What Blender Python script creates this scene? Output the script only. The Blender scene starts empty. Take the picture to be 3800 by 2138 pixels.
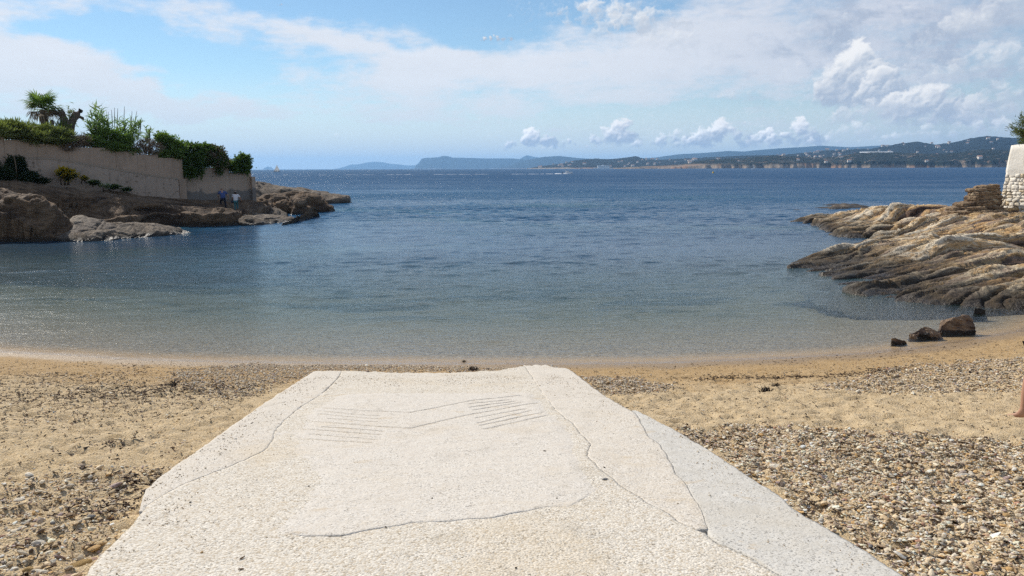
import bpy, bmesh, math, random
import numpy as np
from mathutils import Vector, Matrix, Euler

random.seed(7)
RNG = np.random.default_rng(11)
scene = bpy.context.scene
COL = scene.collection
R = math.radians

# ------------------------------------------------------------------ camera
CAM_H = 3.95
FPX = 2850.0            # focal length in photo pixels (3800 wide)
PITCH = 8.855
cam_data = bpy.data.cameras.new('camera')
cam = bpy.data.objects.new('camera', cam_data)
COL.objects.link(cam)
cam_data.sensor_width = 36.0
cam_data.lens = 36.0 * FPX / 3800.0
cam_data.clip_start = 0.05
cam_data.clip_end = 90000.0
CAM_M = (Matrix.Translation((0, 0, CAM_H)) @ Matrix.Rotation(R(90 - PITCH), 4, 'X') @ Matrix.Rotation(R(-0.25), 4, 'Z'))
cam.matrix_world = CAM_M
scene.camera = cam

# ------------------------------------------------------------------ sun, sky, exposure
SUN_AZ = -43.0          # degrees from +Y, negative is to the left
SUN_EL = 39.0
SUN_DIR = Vector((math.sin(R(SUN_AZ)) * math.cos(R(SUN_EL)), math.cos(R(SUN_AZ)) * math.cos(R(SUN_EL)), math.sin(R(SUN_EL))))
sun_data = bpy.data.lights.new('sun', 'SUN')
sun = bpy.data.objects.new('sun', sun_data)
COL.objects.link(sun)
sun_data.energy = 4.9
sun_data.angle = R(0.5)
sun_data.color = (1.0, 0.935, 0.835)
sun.rotation_euler = SUN_DIR.to_track_quat('Z', 'Y').to_euler()
sun.location = (-30, 20, 60)

scene.view_settings.view_transform = 'Standard'
scene.view_settings.look = 'None'
scene.view_settings.exposure = 0.0
scene.view_settings.gamma = 1.0
scene.view_settings.use_curve_mapping = False

cy = scene.cycles
cy.use_denoising = False
cy.use_adaptive_sampling = False
cy.max_bounces = 8
cy.diffuse_bounces = 3
cy.glossy_bounces = 3
cy.transmission_bounces = 4
cy.transparent_max_bounces = 12
cy.volume_bounces = 1
cy.sample_clamp_indirect = 6.0
cy.sample_clamp_direct = 6.0
cy.caustics_reflective = False
cy.caustics_refractive = False


class NT:
    """small helper to write node trees as expressions"""
    def __init__(self, tree):
        self.t = tree

    def n(self, kind, **kw):
        nd = self.t.nodes.new(kind)
        for k, v in kw.items():
            setattr(nd, k, v)
        return nd

    def link(self, a, b):
        self.t.links.new(a, b)

    def put(self, sock, v):
        if isinstance(v, bpy.types.NodeSocket):
            self.t.links.new(v, sock)
        elif v is not None:
            sock.default_value = v

    def m(self, op, a, b=None, c=None, clamp=False):
        nd = self.n('ShaderNodeMath', operation=op)
        nd.use_clamp = clamp
        self.put(nd.inputs[0], a)
        if b is not None:
            self.put(nd.inputs[1], b)
        if c is not None:
            self.put(nd.inputs[2], c)
        return nd.outputs[0]

    def vm(self, op, a, b=None):
        nd = self.n('ShaderNodeVectorMath', operation=op)
        self.put(nd.inputs[0], a)
        if b is not None:
            self.put(nd.inputs[1], b)
        return nd.outputs['Value'] if op in ('DOT_PRODUCT', 'LENGTH', 'DISTANCE') else nd.outputs[0]

    def noise(self, vec, scale, detail=4, rough=0.55, dist=0.0, lac=2.0, out=0):
        nd = self.n('ShaderNodeTexNoise')
        self.put(nd.inputs['Vector'], vec)
        self.put(nd.inputs['Scale'], scale)
        self.put(nd.inputs['Detail'], float(detail))
        self.put(nd.inputs['Roughness'], rough)
        self.put(nd.inputs['Lacunarity'], lac)
        self.put(nd.inputs['Distortion'], dist)
        return nd.outputs[out]

    def voro(self, vec, scale, feature='F1', out='Distance', rand=1.0):
        nd = self.n('ShaderNodeTexVoronoi', feature=feature)
        self.put(nd.inputs['Vector'], vec)
        self.put(nd.inputs['Scale'], scale)
        nd.inputs['Randomness'].default_value = rand
        return nd.outputs[out]

    def ss(self, v, lo, hi, a=0.0, b=1.0):
        nd = self.n('ShaderNodeMapRange', interpolation_type='SMOOTHSTEP')
        self.put(nd.inputs['Value'], v)
        for k, x in (('From Min', lo), ('From Max', hi), ('To Min', a), ('To Max', b)):
            self.put(nd.inputs[k], x)
        return nd.outputs[0]

    def lin(self, v, lo, hi, a=0.0, b=1.0, clamp=True):
        nd = self.n('ShaderNodeMapRange')
        nd.clamp = clamp
        self.put(nd.inputs['Value'], v)
        for k, x in (('From Min', lo), ('From Max', hi), ('To Min', a), ('To Max', b)):
            self.put(nd.inputs[k], x)
        return nd.outputs[0]

    def mix(self, f, a, b, blend='MIX'):
        nd = self.n('ShaderNodeMix', data_type='RGBA', blend_type=blend)
        self.put(nd.inputs[0], f)
        for s, v in ((nd.inputs[6], a), (nd.inputs[7], b)):
            if isinstance(v, (tuple, list)) and len(v) == 3:
                v = (*v, 1.0)
            self.put(s, v)
        return nd.outputs[2]

    def ramp(self, f, stops, interp='LINEAR'):
        nd = self.n('ShaderNodeValToRGB')
        cr = nd.color_ramp
        cr.interpolation = interp
        while len(cr.elements) < len(stops):
            cr.elements.new(0.5)
        for e, (p, c) in zip(cr.elements, stops):
            e.position = p
            e.color = (*c, 1.0) if len(c) == 3 else c
        self.put(nd.inputs[0], f)
        return nd.outputs[0]

    def sep(self, v):
        nd = self.n('ShaderNodeSeparateXYZ')
        self.put(nd.inputs[0], v)
        return nd.outputs

    def comb(self, x=0.0, y=0.0, z=0.0):
        nd = self.n('ShaderNodeCombineXYZ')
        self.put(nd.inputs[0], x)
        self.put(nd.inputs[1], y)
        self.put(nd.inputs[2], z)
        return nd.outputs[0]

    def bump(self, h, strength=0.5, dist=0.02, normal=None):
        nd = self.n('ShaderNodeBump')
        self.put(nd.inputs['Height'], h)
        self.put(nd.inputs['Strength'], strength)
        self.put(nd.inputs['Distance'], dist)
        if normal is not None:
            self.put(nd.inputs['Normal'], normal)
        return nd.outputs[0]


# ------------------------------------------------------------------ noise (numpy)
def _hash(ix, iy, seed):
    h = (ix.astype(np.int64) * 374761393 + iy.astype(np.int64) * 668265263 + seed * 982451653) & 0x7fffffff
    h = ((h ^ (h >> 13)) * 1274126177) & 0x7fffffff
    h = h ^ (h >> 16)
    return h


def perlin(x, y, seed=0):
    ix, iy = np.floor(x), np.floor(y)
    fx, fy = (x - ix).astype(np.float32), (y - iy).astype(np.float32)
    ix, iy = ix.astype(np.int64), iy.astype(np.int64)
    u = fx * fx * fx * (fx * (fx * 6 - 15) + 10)
    v = fy * fy * fy * (fy * (fy * 6 - 15) + 10)

    def g(ox, oy):
        a = _hash(ix + ox, iy + oy, seed).astype(np.float32) * np.float32(2 * math.pi / 65536.0)
        return np.cos(a) * (fx - ox) + np.sin(a) * (fy - oy)
    n0 = g(0, 0) * (1 - u) + g(1, 0) * u
    n1 = g(0, 1) * (1 - u) + g(1, 1) * u
    return (n0 * (1 - v) + n1 * v) * 1.5


def fbm(x, y, octaves=5, gain=0.5, lac=2.03, seed=0, billow=False):
    s, a, t = 0.0, 1.0, 0.0
    for i in range(octaves):
        n = perlin(x, y, seed + i * 17)
        if billow:
            n = np.abs(n) * 2 - 0.5
        s = s + a * n
        t += a
        a *= gain
        x, y = x * lac + 3.7, y * lac + 1.3
    return s / t


def sstep(x, lo, hi):
    t = np.clip((x - lo) / (hi - lo), 0, 1)
    return t * t * (3 - 2 * t)


def blur(a, n):
    for _ in range(n):
        for ax in (0, 1):
            p = np.roll(a, 1, ax) + np.roll(a, -1, ax)
            a = a * 0.5 + p * 0.25
    return a


def pix_ang(px, py):
    """azimuth and elevation (radians) of a photo pixel"""
    d = (CAM_M.to_3x3() @ Vector((px - 1900, 1069 - py, -FPX))).normalized()
    return math.atan2(d.x, d.y), math.asin(d.z)


def cloud_layers(AZ, EL, detail=True):
    """colour and cover of the clouds over a grid of azimuth / elevation"""
    U, V = AZ * 10.0, EL * 10.0
    wx = fbm(U * 0.9, V * 1.6, 5, 0.55, seed=3)
    wy = fbm(U * 0.9 + 9, V * 1.6 + 4, 5, 0.55, seed=5)
    fu, fv = AZ + wx * 0.055, EL + wy * 0.030

    def blob(px, py, rx, ry, rot, fu=fu, fv=fv):
        a0, e0 = pix_ang(px, py)
        c, s = math.cos(R(rot)), math.sin(R(rot))
        u, v = fu - a0, fv - e0
        p = (u * c + v * s) / (rx / FPX)
        q = (-u * s + v * c) / (ry / FPX)
        return np.exp(-(p * p + q * q))

    veil = 0.56 + 0.80 * fbm(U * 0.8 - V * 0.25, V * 2.6, 7, 0.55, seed=21) + 0.34 * fbm(U * 3 - V * 1.5, V * 12, 6, 0.6, seed=23) + 0.16 * fbm(U * 11, V * 30, 5, 0.6, seed=25)
    for k, b in ((1.15, (1350, -60, 900, 130, 0)), (0.80, (640, 170, 420, 85, -8)), (0.55, (330, 105, 260, 32, 2)), (0.6, (1740, 140, 260, 60, 8)),
                 (0.7, (820, 265, 330, 60, -14)), (0.55, (600, 300, 160, 22, -6)), (0.30, (1250, 545, 800, 45, 0)),
                 (0.36, (2450, 430, 480, 60, 4)), (0.55, (2000, 60, 330, 70, 5)), (0.3, (2500, 20, 300, 40, 8)), (0.4, (1000, 470, 300, 16, 0)),
                 (0.35, (2850, 395, 380, 25, 0))):
        veil = veil - k * blob(*b)
    for k, b in ((0.42, (1180, 125, 620, 34, -9)), (0.6, (60, 20, 280, 48, 6)), (0.75, (150, 230, 330, 85, -6)), (0.5, (480, 345, 420, 60, -8)),
                 (0.42, (1500, 220, 560, 60, -8)), (0.12, (1500, 380, 900, 70, -2)), (0.25, (2900, 150, 800, 160, 0)), (0.35, (1750, 270, 400, 100, 0)),
                 (0.40, (2650, 200, 420, 150, 0))):
        veil = veil + k * blob(*b)
    a_veil = sstep(veil, 0.0, 1.0) * 0.92
    side = sstep(AZ, 0.0, 0.6)
    vc = np.stack([0.83 - 0.19 * side, 0.85 - 0.18 * side, 0.90 - 0.14 * side], -1)
    vc = vc * (1.0 + 0.05 * fbm(U * 2, V * 6, 5, 0.6, seed=31))[..., None]
    low = sstep(EL, 0.13, 0.0)[..., None] * 0.75
    vc = vc * (1 - low) + np.array([0.63, 0.735, 0.80]) * low
    # grey patches in the thicker sky at the right
    g = sstep(fbm(U * 1.5 + V, V * 3.2, 6, 0.6, seed=41), 0.02, 0.42) * sstep(AZ, 0.12, 0.5) * sstep(EL, 0.03, 0.10)
    for k, b in ((0.85, (3080, 95, 120, 45, -35)), (0.6, (2950, 165, 160, 40, 14)), (0.9, (3620, 60, 200, 70, 20)), (0.8, (3720, 330, 220, 130, 0)),
                 (0.5, (3500, 170, 150, 60, 10)), (0.7, (3700, 470, 260, 50, 0))):
        g = g + k * blob(*b) * (0.75 + 0.9 * fbm(U * 7, V * 9, 5, 0.6, seed=43))
    g = np.clip(g, 0, 1)[..., None] * 0.70
    vc = vc * (1 - g) + np.array([0.36, 0.43, 0.56]) * g
    a_veil = np.maximum(a_veil, g[..., 0] * 1.3)
    a_veil = a_veil * (1 - 0.55 * sstep(EL, 0.20, 0.55))
    a_veil = np.maximum(a_veil, 0.93 * sstep(EL, 0.125, 0.0))
    rgb, alpha = vc, np.clip(a_veil, 0, 0.97)

    # cumulus: heaps of puffs, lit from the sun's side
    rng = np.random.default_rng(5)
    heaps = [  # px, base py, half width, height, number of puffs, softness, opacity
        (1985, 552, 88, 58, 26, 1.0, 0.90), (2108, 545, 26, 30, 8, 1.2, 0.7), (2060, 560, 60, 16, 10, 1.6, 0.5),
        (2288, 540, 74, 72, 30, 1.0, 0.95), (2215, 552, 50, 20, 10, 1.4, 0.6), (2410, 556, 70, 36, 18, 1.2, 0.75), (2500, 536, 66, 42, 20, 1.2, 0.75),
        (2668, 548, 110, 76, 40, 1.0, 0.95), (2560, 552, 60, 40, 14, 1.3, 0.7), (2800, 552, 70, 30, 16, 1.4, 0.6), (2860, 540, 70, 52, 22, 1.0, 0.85),
        (2955, 545, 76, 72, 28, 1.0, 0.9), (3060, 548, 70, 36, 16, 1.4, 0.6), (3180, 520, 80, 48, 18, 1.5, 0.55), (3330, 535, 120, 30, 22, 1.5, 0.5),
        (2772, 468, 22, 14, 6, 1.6, 0.6), (2850, 480, 30, 14, 6, 1.8, 0.5),
        (3175, 400, 105, 165, 60, 0.9, 0.97), (3270, 395, 70, 125, 40, 0.9, 0.97), (3350, 440, 60, 80, 26, 1.0, 0.9), (3385, 385, 46, 66, 20, 1.0, 0.92),
        (3440, 465, 110, 105, 40, 1.0, 0.9), (3600, 470, 160, 70, 40, 1.4, 0.6), (3700, 410, 120, 70, 30, 1.5, 0.6), (3060, 330, 50, 40, 14, 1.6, 0.5),
        (3560, 520, 180, 50, 34, 1.5, 0.5), (3250, 460, 130, 80, 34, 1.4, 0.75), (3330, 300, 60, 50, 14, 1.7, 0.5), (3690, 300, 160, 90, 36, 1.7, 0.6), (3480, 330, 90, 60, 20, 1.8, 0.5), (3740, 500, 120, 50, 20, 1.5, 0.5),
        (2270, 110, 150, 85, 36, 1.7, 0.75), (2390, 150, 150, 105, 40, 1.6, 0.8), (2150, 62, 100, 42, 18, 1.6, 0.8), (2480, 215, 190, 80, 34, 2.2, 0.45),
        (1848, 152, 52, 20, 16, 1.0, 0.95), (1052, 22, 18, 7, 6, 1.0, 0.8), (992, 35, 22, 5, 5, 1.2, 0.6), (1320, 36, 10, 4, 3, 1.4, 0.4),
        (3560, 190, 120, 90, 30, 1.8, 0.6), (3680, 130, 130, 110, 34, 1.8, 0.6), (2600, 275, 160, 50, 20, 2.4, 0.35), (2700, 385, 240, 26, 26, 2.4, 0.5),
        (2900, 365, 200, 30, 26, 2.4, 0.45), (1250, 525, 40, 22, 8, 2.2, 0.25),
    ]
    if not detail:       # the rest of the sky: a loose ring of the same small clouds
        for k in range(60):
            a = rng.uniform(0.75, 2 * math.pi - 0.75)
            heaps.append((a, rng.uniform(0.03, 0.12), rng.uniform(60, 180), rng.uniform(40, 110), 16, 1.4, rng.uniform(0.5, 0.9)))
    du = AZ[0, 1] - AZ[0, 0]
    dv = EL[1, 0] - EL[0, 0]
    Lx, Ly, Lz = -0.60, 0.76, -0.10
    for hp in heaps:
        px, py, hw, ht, n, soft, op = hp
        if px < 10:
            a0, e0 = (px if px < math.pi else px - 2 * math.pi), py
        else:
            a0, e0 = pix_ang(px, py)
        hw, ht = hw * 1.3 / FPX, ht * 1.15 / FPX
        i0, i1 = np.searchsorted(AZ[0], [a0 - hw * 1.9, a0 + hw * 1.9])
        j0, j1 = np.searchsorted(EL[:, 0], [e0 - ht * 0.7, e0 + ht * 1.9])
        if i1 - i0 < 3 or j1 - j0 < 3:
            continue
        sl = (slice(j0, j1), slice(i0, i1))
        a, e = AZ[sl], EL[sl]
        sc = 1.0 / (ht * 0.55)
        sd = int(abs(px) * 7) % 1000 + 100
        q = min(hw, ht)
        a = a + q * 0.30 * fbm(a * sc * 1.5, e * sc * 1.5, 6, 0.58, seed=sd)
        e = e + q * 0.30 * fbm(a * sc * 1.5 + 7, e * sc * 1.5, 6, 0.58, seed=sd + 3)
        H = np.zeros_like(a)
        K = n if detail else n
        for k in range(K):
            t = rng.uniform(-1, 1)
            env = (1 - abs(t) ** 1.7)
            r = q * rng.uniform(0.16, 0.42) * (0.55 + 0.45 * env)
            ca = a0 + t * hw * 0.92
            ce = e0 + r * 0.4 + ht * env * rng.uniform(0.0, 1.0) ** 0.8 * 0.80
            rr = (a - ca) ** 2 + ((e - ce) * 1.05) ** 2
            lift = r * rng.uniform(0.0, 0.6)
            H = np.maximum(H, np.where(rr < r * r, np.sqrt(np.maximum(r * r - rr, 0)) + lift * sstep(r - np.sqrt(rr), 0, r * 0.5), 0))
        bl = fbm(a * sc * 2.2, e * sc * 2.2, 3, 0.5, seed=sd + 9, billow=True)
        Hn = H / q
        Hs = blur(H + q * 0.07 * bl * sstep(Hn, 0, 0.2), 4 if detail else 1)
        gy, gx = np.gradient(Hs, dv, du)
        nz = 1.0
        ln = np.sqrt(gx * gx + gy * gy + nz)
        lam = (-gx * Lx - gy * Ly + nz * Lz) / ln
        # broad self shadow of the heap: its lower right side is away from the sun
        broad = np.clip(((e - e0) / ht) * 0.9 - (a - a0) / hw * 0.28, -0.3, 1.1)
        lit = np.clip(0.40 + 0.24 * lam + 0.80 * (broad - 0.52), 0, 1)
        lit = sstep(lit, 0.12, 0.85)
        if soft > 1.3:
            lit = 0.22 + 0.74 * lit
        cc = np.array([0.44, 0.515, 0.63]) * (1 - lit[..., None]) + np.array([0.97, 0.965, 0.96]) * lit[..., None] * (1.0 + 0.34 * sstep(e, 0.07, 0.03)[..., None])
        ragged = fbm(a * sc * 3.0, e * sc * 3.0, 5, 0.62, seed=sd + 21)
        al = sstep(Hn + 0.24 * soft * ragged, 0.0, 0.42 * soft) * op
        base = sstep(e, e0 - ht * 0.10 * soft, e0 + ht * 0.22 * soft)
        al = al * (0.25 + 0.75 * base) if soft < 1.3 else al * base
        al = np.clip(al * 1.2, 0, 1)[..., None]
        A0 = alpha[sl][..., None]
        An = al + A0 * (1 - al)
        rgb[sl] = (cc * al + rgb[sl] * A0 * (1 - al)) / np.maximum(An, 1e-4)
        alpha[sl] = An[..., 0]
    return np.clip(rgb, 0, 1.4), np.clip(alpha, 0, 1)

# ---- world: Nishita sky, and clouds worked out here in azimuth / elevation
world = bpy.data.worlds.new('World')
scene.world = world
world.use_nodes = True
wt = world.node_tree
wt.nodes.clear()
w = NT(wt)
sky = w.n('ShaderNodeTexSky', sky_type='NISHITA')
sky.sun_disc = False
sky.sun_elevation = R(SUN_EL)
sky.sun_rotation = R(SUN_AZ)
sky.altitude = 0.0
sky.air_density = 1.0
sky.dust_density = 0.0
sky.ozone_density = 3.0
SKY_K = 0.10


def cloud_image(name, az0, az1, el0, el1, nx, ny, detail):
    AZ, EL = np.meshgrid(np.linspace(az0, az1, nx), np.linspace(el0, el1, ny))
    rgb, alpha = cloud_layers(AZ, EL, detail)
    px = np.empty((ny, nx, 4), np.float32)
    px[..., :3] = rgb
    px[..., 3] = 1.0
    pa = np.ones((ny, nx, 4), np.float32)
    pa[..., :3] = alpha[..., None]
    out = []
    for suffix, arr in (('colour', px), ('cover', pa)):
        im = bpy.data.images.new(name + '_' + suffix, nx, ny, alpha=False, float_buffer=True)
        im.colorspace_settings.name = 'Non-Color'
        im.pixels.foreach_set(arr.ravel())
        im.update()
        out.append(im)
    return out


tc = w.n('ShaderNodeTexCoord')
dx, dy, dz = w.sep(tc.outputs['Generated'])
az = w.m('ARCTAN2', dx, dy)
el = w.m('ARCSINE', dz)


def cloud_tex(imgs, az0, az1, el0, el1):
    v = w.comb(w.lin(az, az0, az1), w.lin(el, el0, el1), 0.0)
    res = []
    for im in imgs:
        nd = w.n('ShaderNodeTexImage', interpolation='Cubic', extension='EXTEND')
        nd.image = im
        w.put(nd.inputs['Vector'], v)
        res.append(nd.outputs['Color'])
    return res


NEAR_SKY = (-0.68, 0.68, -0.015, 0.26)
ALL_SKY = (-math.pi, math.pi, -0.03, math.pi / 2)
fc, fa = cloud_tex(cloud_image('clouds_near', *NEAR_SKY, 2048, 448, True), *NEAR_SKY)
rc, ra = cloud_tex(cloud_image('clouds_round', *ALL_SKY, 1024, 320, False), *ALL_SKY)
inside = w.m('MULTIPLY', w.ss(w.m('ABSOLUTE', az), 0.67, 0.62), w.ss(el, 0.255, 0.235))
cc = w.mix(inside, rc, fc)
ca = w.mix(inside, ra, fa)
base = w.mix(1.0, sky.outputs[0], (SKY_K * 0.98, SKY_K * 1.05, SKY_K * 1.05), 'MULTIPLY')
bg = w.n('ShaderNodeBackground')
w.link(w.mix(ca, base, cc), bg.inputs['Color'])
wout = w.n('ShaderNodeOutputWorld')
w.link(bg.outputs[0], wout.inputs['Surface'])
world.cycles.sampling_method = 'MANUAL'
world.cycles.sample_map_resolution = 512


# ------------------------------------------------------------------ shared helpers
def ray(px, py):
    return (CAM_M.to_3x3() @ Vector((px - 1900, 1069 - py, -FPX)))


def at_z(px, py, z=0.0):
    """where the sight line of a photo pixel meets a level"""
    d = ray(px, py)
    t = (z - CAM_H) / d.z
    return Vector((d.x * t, d.y * t, z))


def at_y(px, py, y):
    """the point of a sight line at a known distance"""
    d = ray(px, py)
    t = y / d.y
    return Vector((d.x * t, y, CAM_H + d.z * t))


def on_ground(px, py, fn):
    d = ray(px, py).normalized()
    p = Vector((0, 0, CAM_H))
    t = 2.0
    for _ in range(80):
        q = p + d * t
        gap = q.z - float(fn(np.array([q.x]), np.array([q.y]))[0])
        if abs(gap) < 1e-4:
            break
        t += gap / max(0.03, -d.z + 0.10)
    return p + d * t


def tag(o, label=None, category=None, group=None, kind=None):
    for k, v in (('label', label), ('category', category), ('group', group), ('kind', kind)):
        if v:
            o[k] = v
    return o


def empty(name, loc=(0, 0, 0), rz=0.0):
    o = bpy.data.objects.new(name, None)
    COL.objects.link(o)
    o.location = loc
    o.rotation_euler = (0, 0, rz)
    o.empty_display_size = 0.2
    return o


def mesh_obj(name, verts, faces, mat=None, parent=None, smooth=True, attrs=None, loc=None):
    me = bpy.data.meshes.new(name)
    verts = np.asarray(verts, np.float32).reshape(-1, 3)
    me.vertices.add(len(verts))
    me.vertices.foreach_set('co', verts.ravel())
    if isinstance(faces, np.ndarray):
        nf, k = faces.shape
        me.loops.add(nf * k)
        me.loops.foreach_set('vertex_index', faces.astype(np.int32).ravel())
        me.polygons.add(nf)
        me.polygons.foreach_set('loop_start', (np.arange(nf) * k).astype(np.int32))
    else:
        tot = [len(f) for f in faces]
        me.loops.add(sum(tot))
        me.loops.foreach_set('vertex_index', np.array([i for f in faces for i in f], np.int32))
        me.polygons.add(len(faces))
        me.polygons.foreach_set('loop_start', np.concatenate([[0], np.cumsum(tot)[:-1]]).astype(np.int32))
        nf = len(faces)
    me.polygons.foreach_set('use_smooth', np.full(nf, bool(smooth)))
    me.update(calc_edges=True)
    me.validate()
    for an, av in (attrs or {}).items():
        av = np.asarray(av, np.float32)
        if av.ndim == 1:
            at = me.attributes.new(an, 'FLOAT', 'POINT')
            at.data.foreach_set('value', av)
        else:
            at = me.attributes.new(an, 'FLOAT_COLOR', 'POINT')
            if av.shape[1] == 3:
                av = np.concatenate([av, np.ones((len(av), 1), np.float32)], 1)
            at.data.foreach_set('color', av.ravel())
    if mat is not None:
        me.materials.append(mat)
    o = bpy.data.objects.new(name, me)
    COL.objects.link(o)
    if parent is not None:
        o.parent = parent
    if loc is not None:
        o.location = loc
    return o


def grid_faces(ny, nx):
    i = np.arange(ny * nx).reshape(ny, nx)
    return np.stack([i[:-1, :-1], i[:-1, 1:], i[1:, 1:], i[1:, :-1]], -1).reshape(-1, 4)


def new_mat(name):
    m = bpy.data.materials.new(name)
    m.use_nodes = True
    t = m.node_tree
    t.nodes.clear()
    k = NT(t)
    out = k.n('ShaderNodeOutputMaterial')
    return m, k, out


def principled(k, out, color, rough=0.85, normal=None, spec=0.3, **kw):
    b = k.n('ShaderNodeBsdfPrincipled')
    if isinstance(color, (tuple, list)) and len(color) == 3:
        color = (*color, 1.0)
    k.put(b.inputs['Base Color'], color)
    k.put(b.inputs['Roughness'], rough)
    k.put(b.inputs['Specular IOR Level'], spec)
    if normal is not None:
        k.put(b.inputs['Normal'], normal)
    for a, v in kw.items():
        k.put(b.inputs[a.replace('_', ' ')], v)
    k.link(b.outputs[0], out.inputs['Surface'])
    return b


def flat_mat(name, color, rough=0.8, var=0.12, scale=8.0, bump=0.0, spec=0.3, **kw):
    """plain colour with a little unevenness"""
    m, k, out = new_mat(name)
    pos = k.n('ShaderNodeTexCoord').outputs['Object']
    n = k.noise(pos, scale, 5, 0.6)
    lo = tuple(c * (1 - var) for c in color)
    hi = tuple(min(1, c * (1 + var)) for c in color)
    c = k.mix(k.lin(n, 0.3, 0.7), lo, hi)
    principled(k, out, c, rough, k.bump(n, bump, 0.02) if bump else None, spec, **kw)
    return m


def world_pos(k):
    return k.n('ShaderNodeNewGeometry').outputs['Position']


def attr(k, name, out='Fac', kind='GEOMETRY'):
    nd = k.n('ShaderNodeAttribute', attribute_name=name)
    nd.attribute_type = kind
    return nd.outputs[out]


# ------------------------------------------------------------------ the beach
def ramp_z(y):
    return 1.74 - 0.1524 * (y - 3.92)


SHORE = [at_z(px, py) for px, py in ((0, 1306), (245, 1317), (490, 1334), (800, 1342), (1200, 1348), (1720, 1350), (2050, 1351), (2450, 1347),
                                     (2800, 1334), (3188, 1314), (3421, 1290), (3600, 1262), (3800, 1226))]
SH_X = np.array([-60, -40, -26, -18] + [p.x for p in SHORE] + [15.0, 18.0, 22.0, 30.0, 60.0])
SH_Y = np.array([40, 32, 23, 18.6] + [p.y for p in SHORE] + [20.6, 22.6, 25.0, 28.0, 34.0])
RIM_X = np.linspace(-3.2, 3.2, 3)


def shore_y(x):
    return np.interp(x, SH_X, SH_Y)


def beach_smooth(x, y):
    d = shore_y(x) - y
    land = np.where(d < 1.9, 0.095 * d, 0.18 + 0.152 * (d - 1.9))
    land = np.where(d > 17, 0.18 + 0.152 * 15.1 + 0.05 * (d - 17), land)
    sea = -0.105 * (-d) - 0.012 * np.clip(-d - 3, 0, 30)
    sea = np.maximum(sea, -4.5 - 0.001 * (-d))
    return np.where(d > 0, land, sea)


# outline of the concrete slipway, read off the photograph and laid on its sloping plane
def on_ramp(px, py):
    d = ray(px, py)
    # z = 1.74 - .1524 (y - 3.92) along CAM_H + d t
    t = (1.74 + 0.1524 * 3.92 - CAM_H) / (d.z + 0.1524 * d.y)
    return Vector((d.x * t, d.y * t, CAM_H + d.z * t))


def poly_xy(pts):
    a = np.array([on_ramp(*p)[:2] for p in pts])
    return a[np.argsort(a[:, 1])]


EDGE_L = poly_xy([(60, 2420), (309, 2138), (420, 2015), (512, 1915), (522, 1868), (545, 1810), (643, 1734), (766, 1648), (882, 1565), (975, 1500), (1062, 1438), (1154, 1375)])
CRACK_L = poly_xy([(60, 2420), (309, 2138), (420, 2015), (520, 1912), (551, 1869), (613, 1832), (686, 1795), (754, 1771), (846, 1734), (919, 1703), (975, 1675), (1010, 1641), (1027, 1589), (1068, 1549), (1120, 1508), (1183, 1468), (1224, 1419), (1235, 1373)])
CRACK_R = poly_xy([(1941, 1380), (1999, 1450), (2068, 1526), (2126, 1572), (2189, 1647), (2180, 1695), (2224, 1740), (2322, 1809), (2392, 1861), (2455, 1890), (2536, 1942), (2623, 1977), (2663, 2017), (2727, 2040), (2802, 2075), (2872, 2121), (3010, 2220), (3250, 2420)])
GREY_IN = poly_xy([(2052, 1362), (2131, 1398), (2247, 1474), (2363, 1535), (2409, 1624), (2449, 1647), (2484, 1705), (2507, 1757), (2542, 1792), (2574, 1844), (2611, 1913), (2628, 1974), (2668, 2014), (2732, 2037), (2807, 2072), (2877, 2118), (3015, 2217), (3255, 2417)])
EDGE_R = poly_xy([(2056, 1358), (2131, 1395), (2247, 1471), (2380, 1531), (2536, 1612), (2623, 1664), (2710, 1722), (2802, 1780), (2900, 1844), (2945, 1888), (3029, 1936), (3152, 2006), (3284, 2086), (3350, 2134), (3640, 2330), (3900, 2500)])
RAMP_Y0 = 2.9
Y_TOP = [np.array([on_ramp(*p)[:2] for p in ((1154, 1375), (1247, 1372), (1507, 1381), (1669, 1381), (1848, 1372), (1906, 1361), (1958, 1353), (2028, 1353), (2062, 1362))])][0]


def ramp_top(x):
    return np.interp(x, Y_TOP[:, 0], Y_TOP[:, 1])


def edge_x(poly, y):
    return np.interp(y, poly[:, 1], poly[:, 0])


def ragged(y, seed, amp=0.02):
    return amp * fbm(y * 3.0, y * 0 + seed * 3.1, 5, 0.6, seed=seed)


def beach_z(x, y):
    z = beach_smooth(x, y)
    d = shore_y(x) - y
    dry = sstep(d, 0.4, 3.0)
    lump = fbm(x * 1.1, y * 1.1, 3, 0.5, seed=61) * 0.050
    foot = fbm(x * 3.6, y * 3.9, 4, 0.55, seed=63)
    dent = -np.abs(foot) * 0.11 - 0.035 * sstep(np.abs(fbm(x * 2.3 + 5, y * 2.6, 3, 0.5, seed=71)), 0.16, 0.30) + fbm(x * 9, y * 9, 3, 0.5, seed=67) * 0.016
    z = z + (lump + dent) * dry + (fbm(x * 2, y * 5, 3, 0.5, seed=69) * 0.008) * (1 - dry)
    xl, xr = edge_x(EDGE_L, y), edge_x(EDGE_R, y)
    under = sstep(x, xl - 0.02, xl + 0.12) * sstep(xr - x, -0.02, 0.12) * sstep(ramp_top(x) - y, -0.05, 0.10)
    z = z - under * 0.22
    # sand lies a little lower along the left flank, where the slab's edge shows
    z = z - 0.05 * np.exp(-((x - xl + 0.25) / 0.45) ** 2) * (x < xl + 0.1) * sstep(y, 9.0, 5.0)
    return z


def axis(lo, hi, fine_lo, fine_hi, step, grow=1.18):
    a = list(np.arange(fine_lo, fine_hi, step))
    s, v = step, a[-1]
    while v < hi:
        s *= grow
        v += s
        a.append(v)
    s, v = step, a[0]
    pre = []
    while v > lo:
        s *= grow
        v -= s
        pre.append(v)
    return np.array(pre[::-1] + a)


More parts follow.
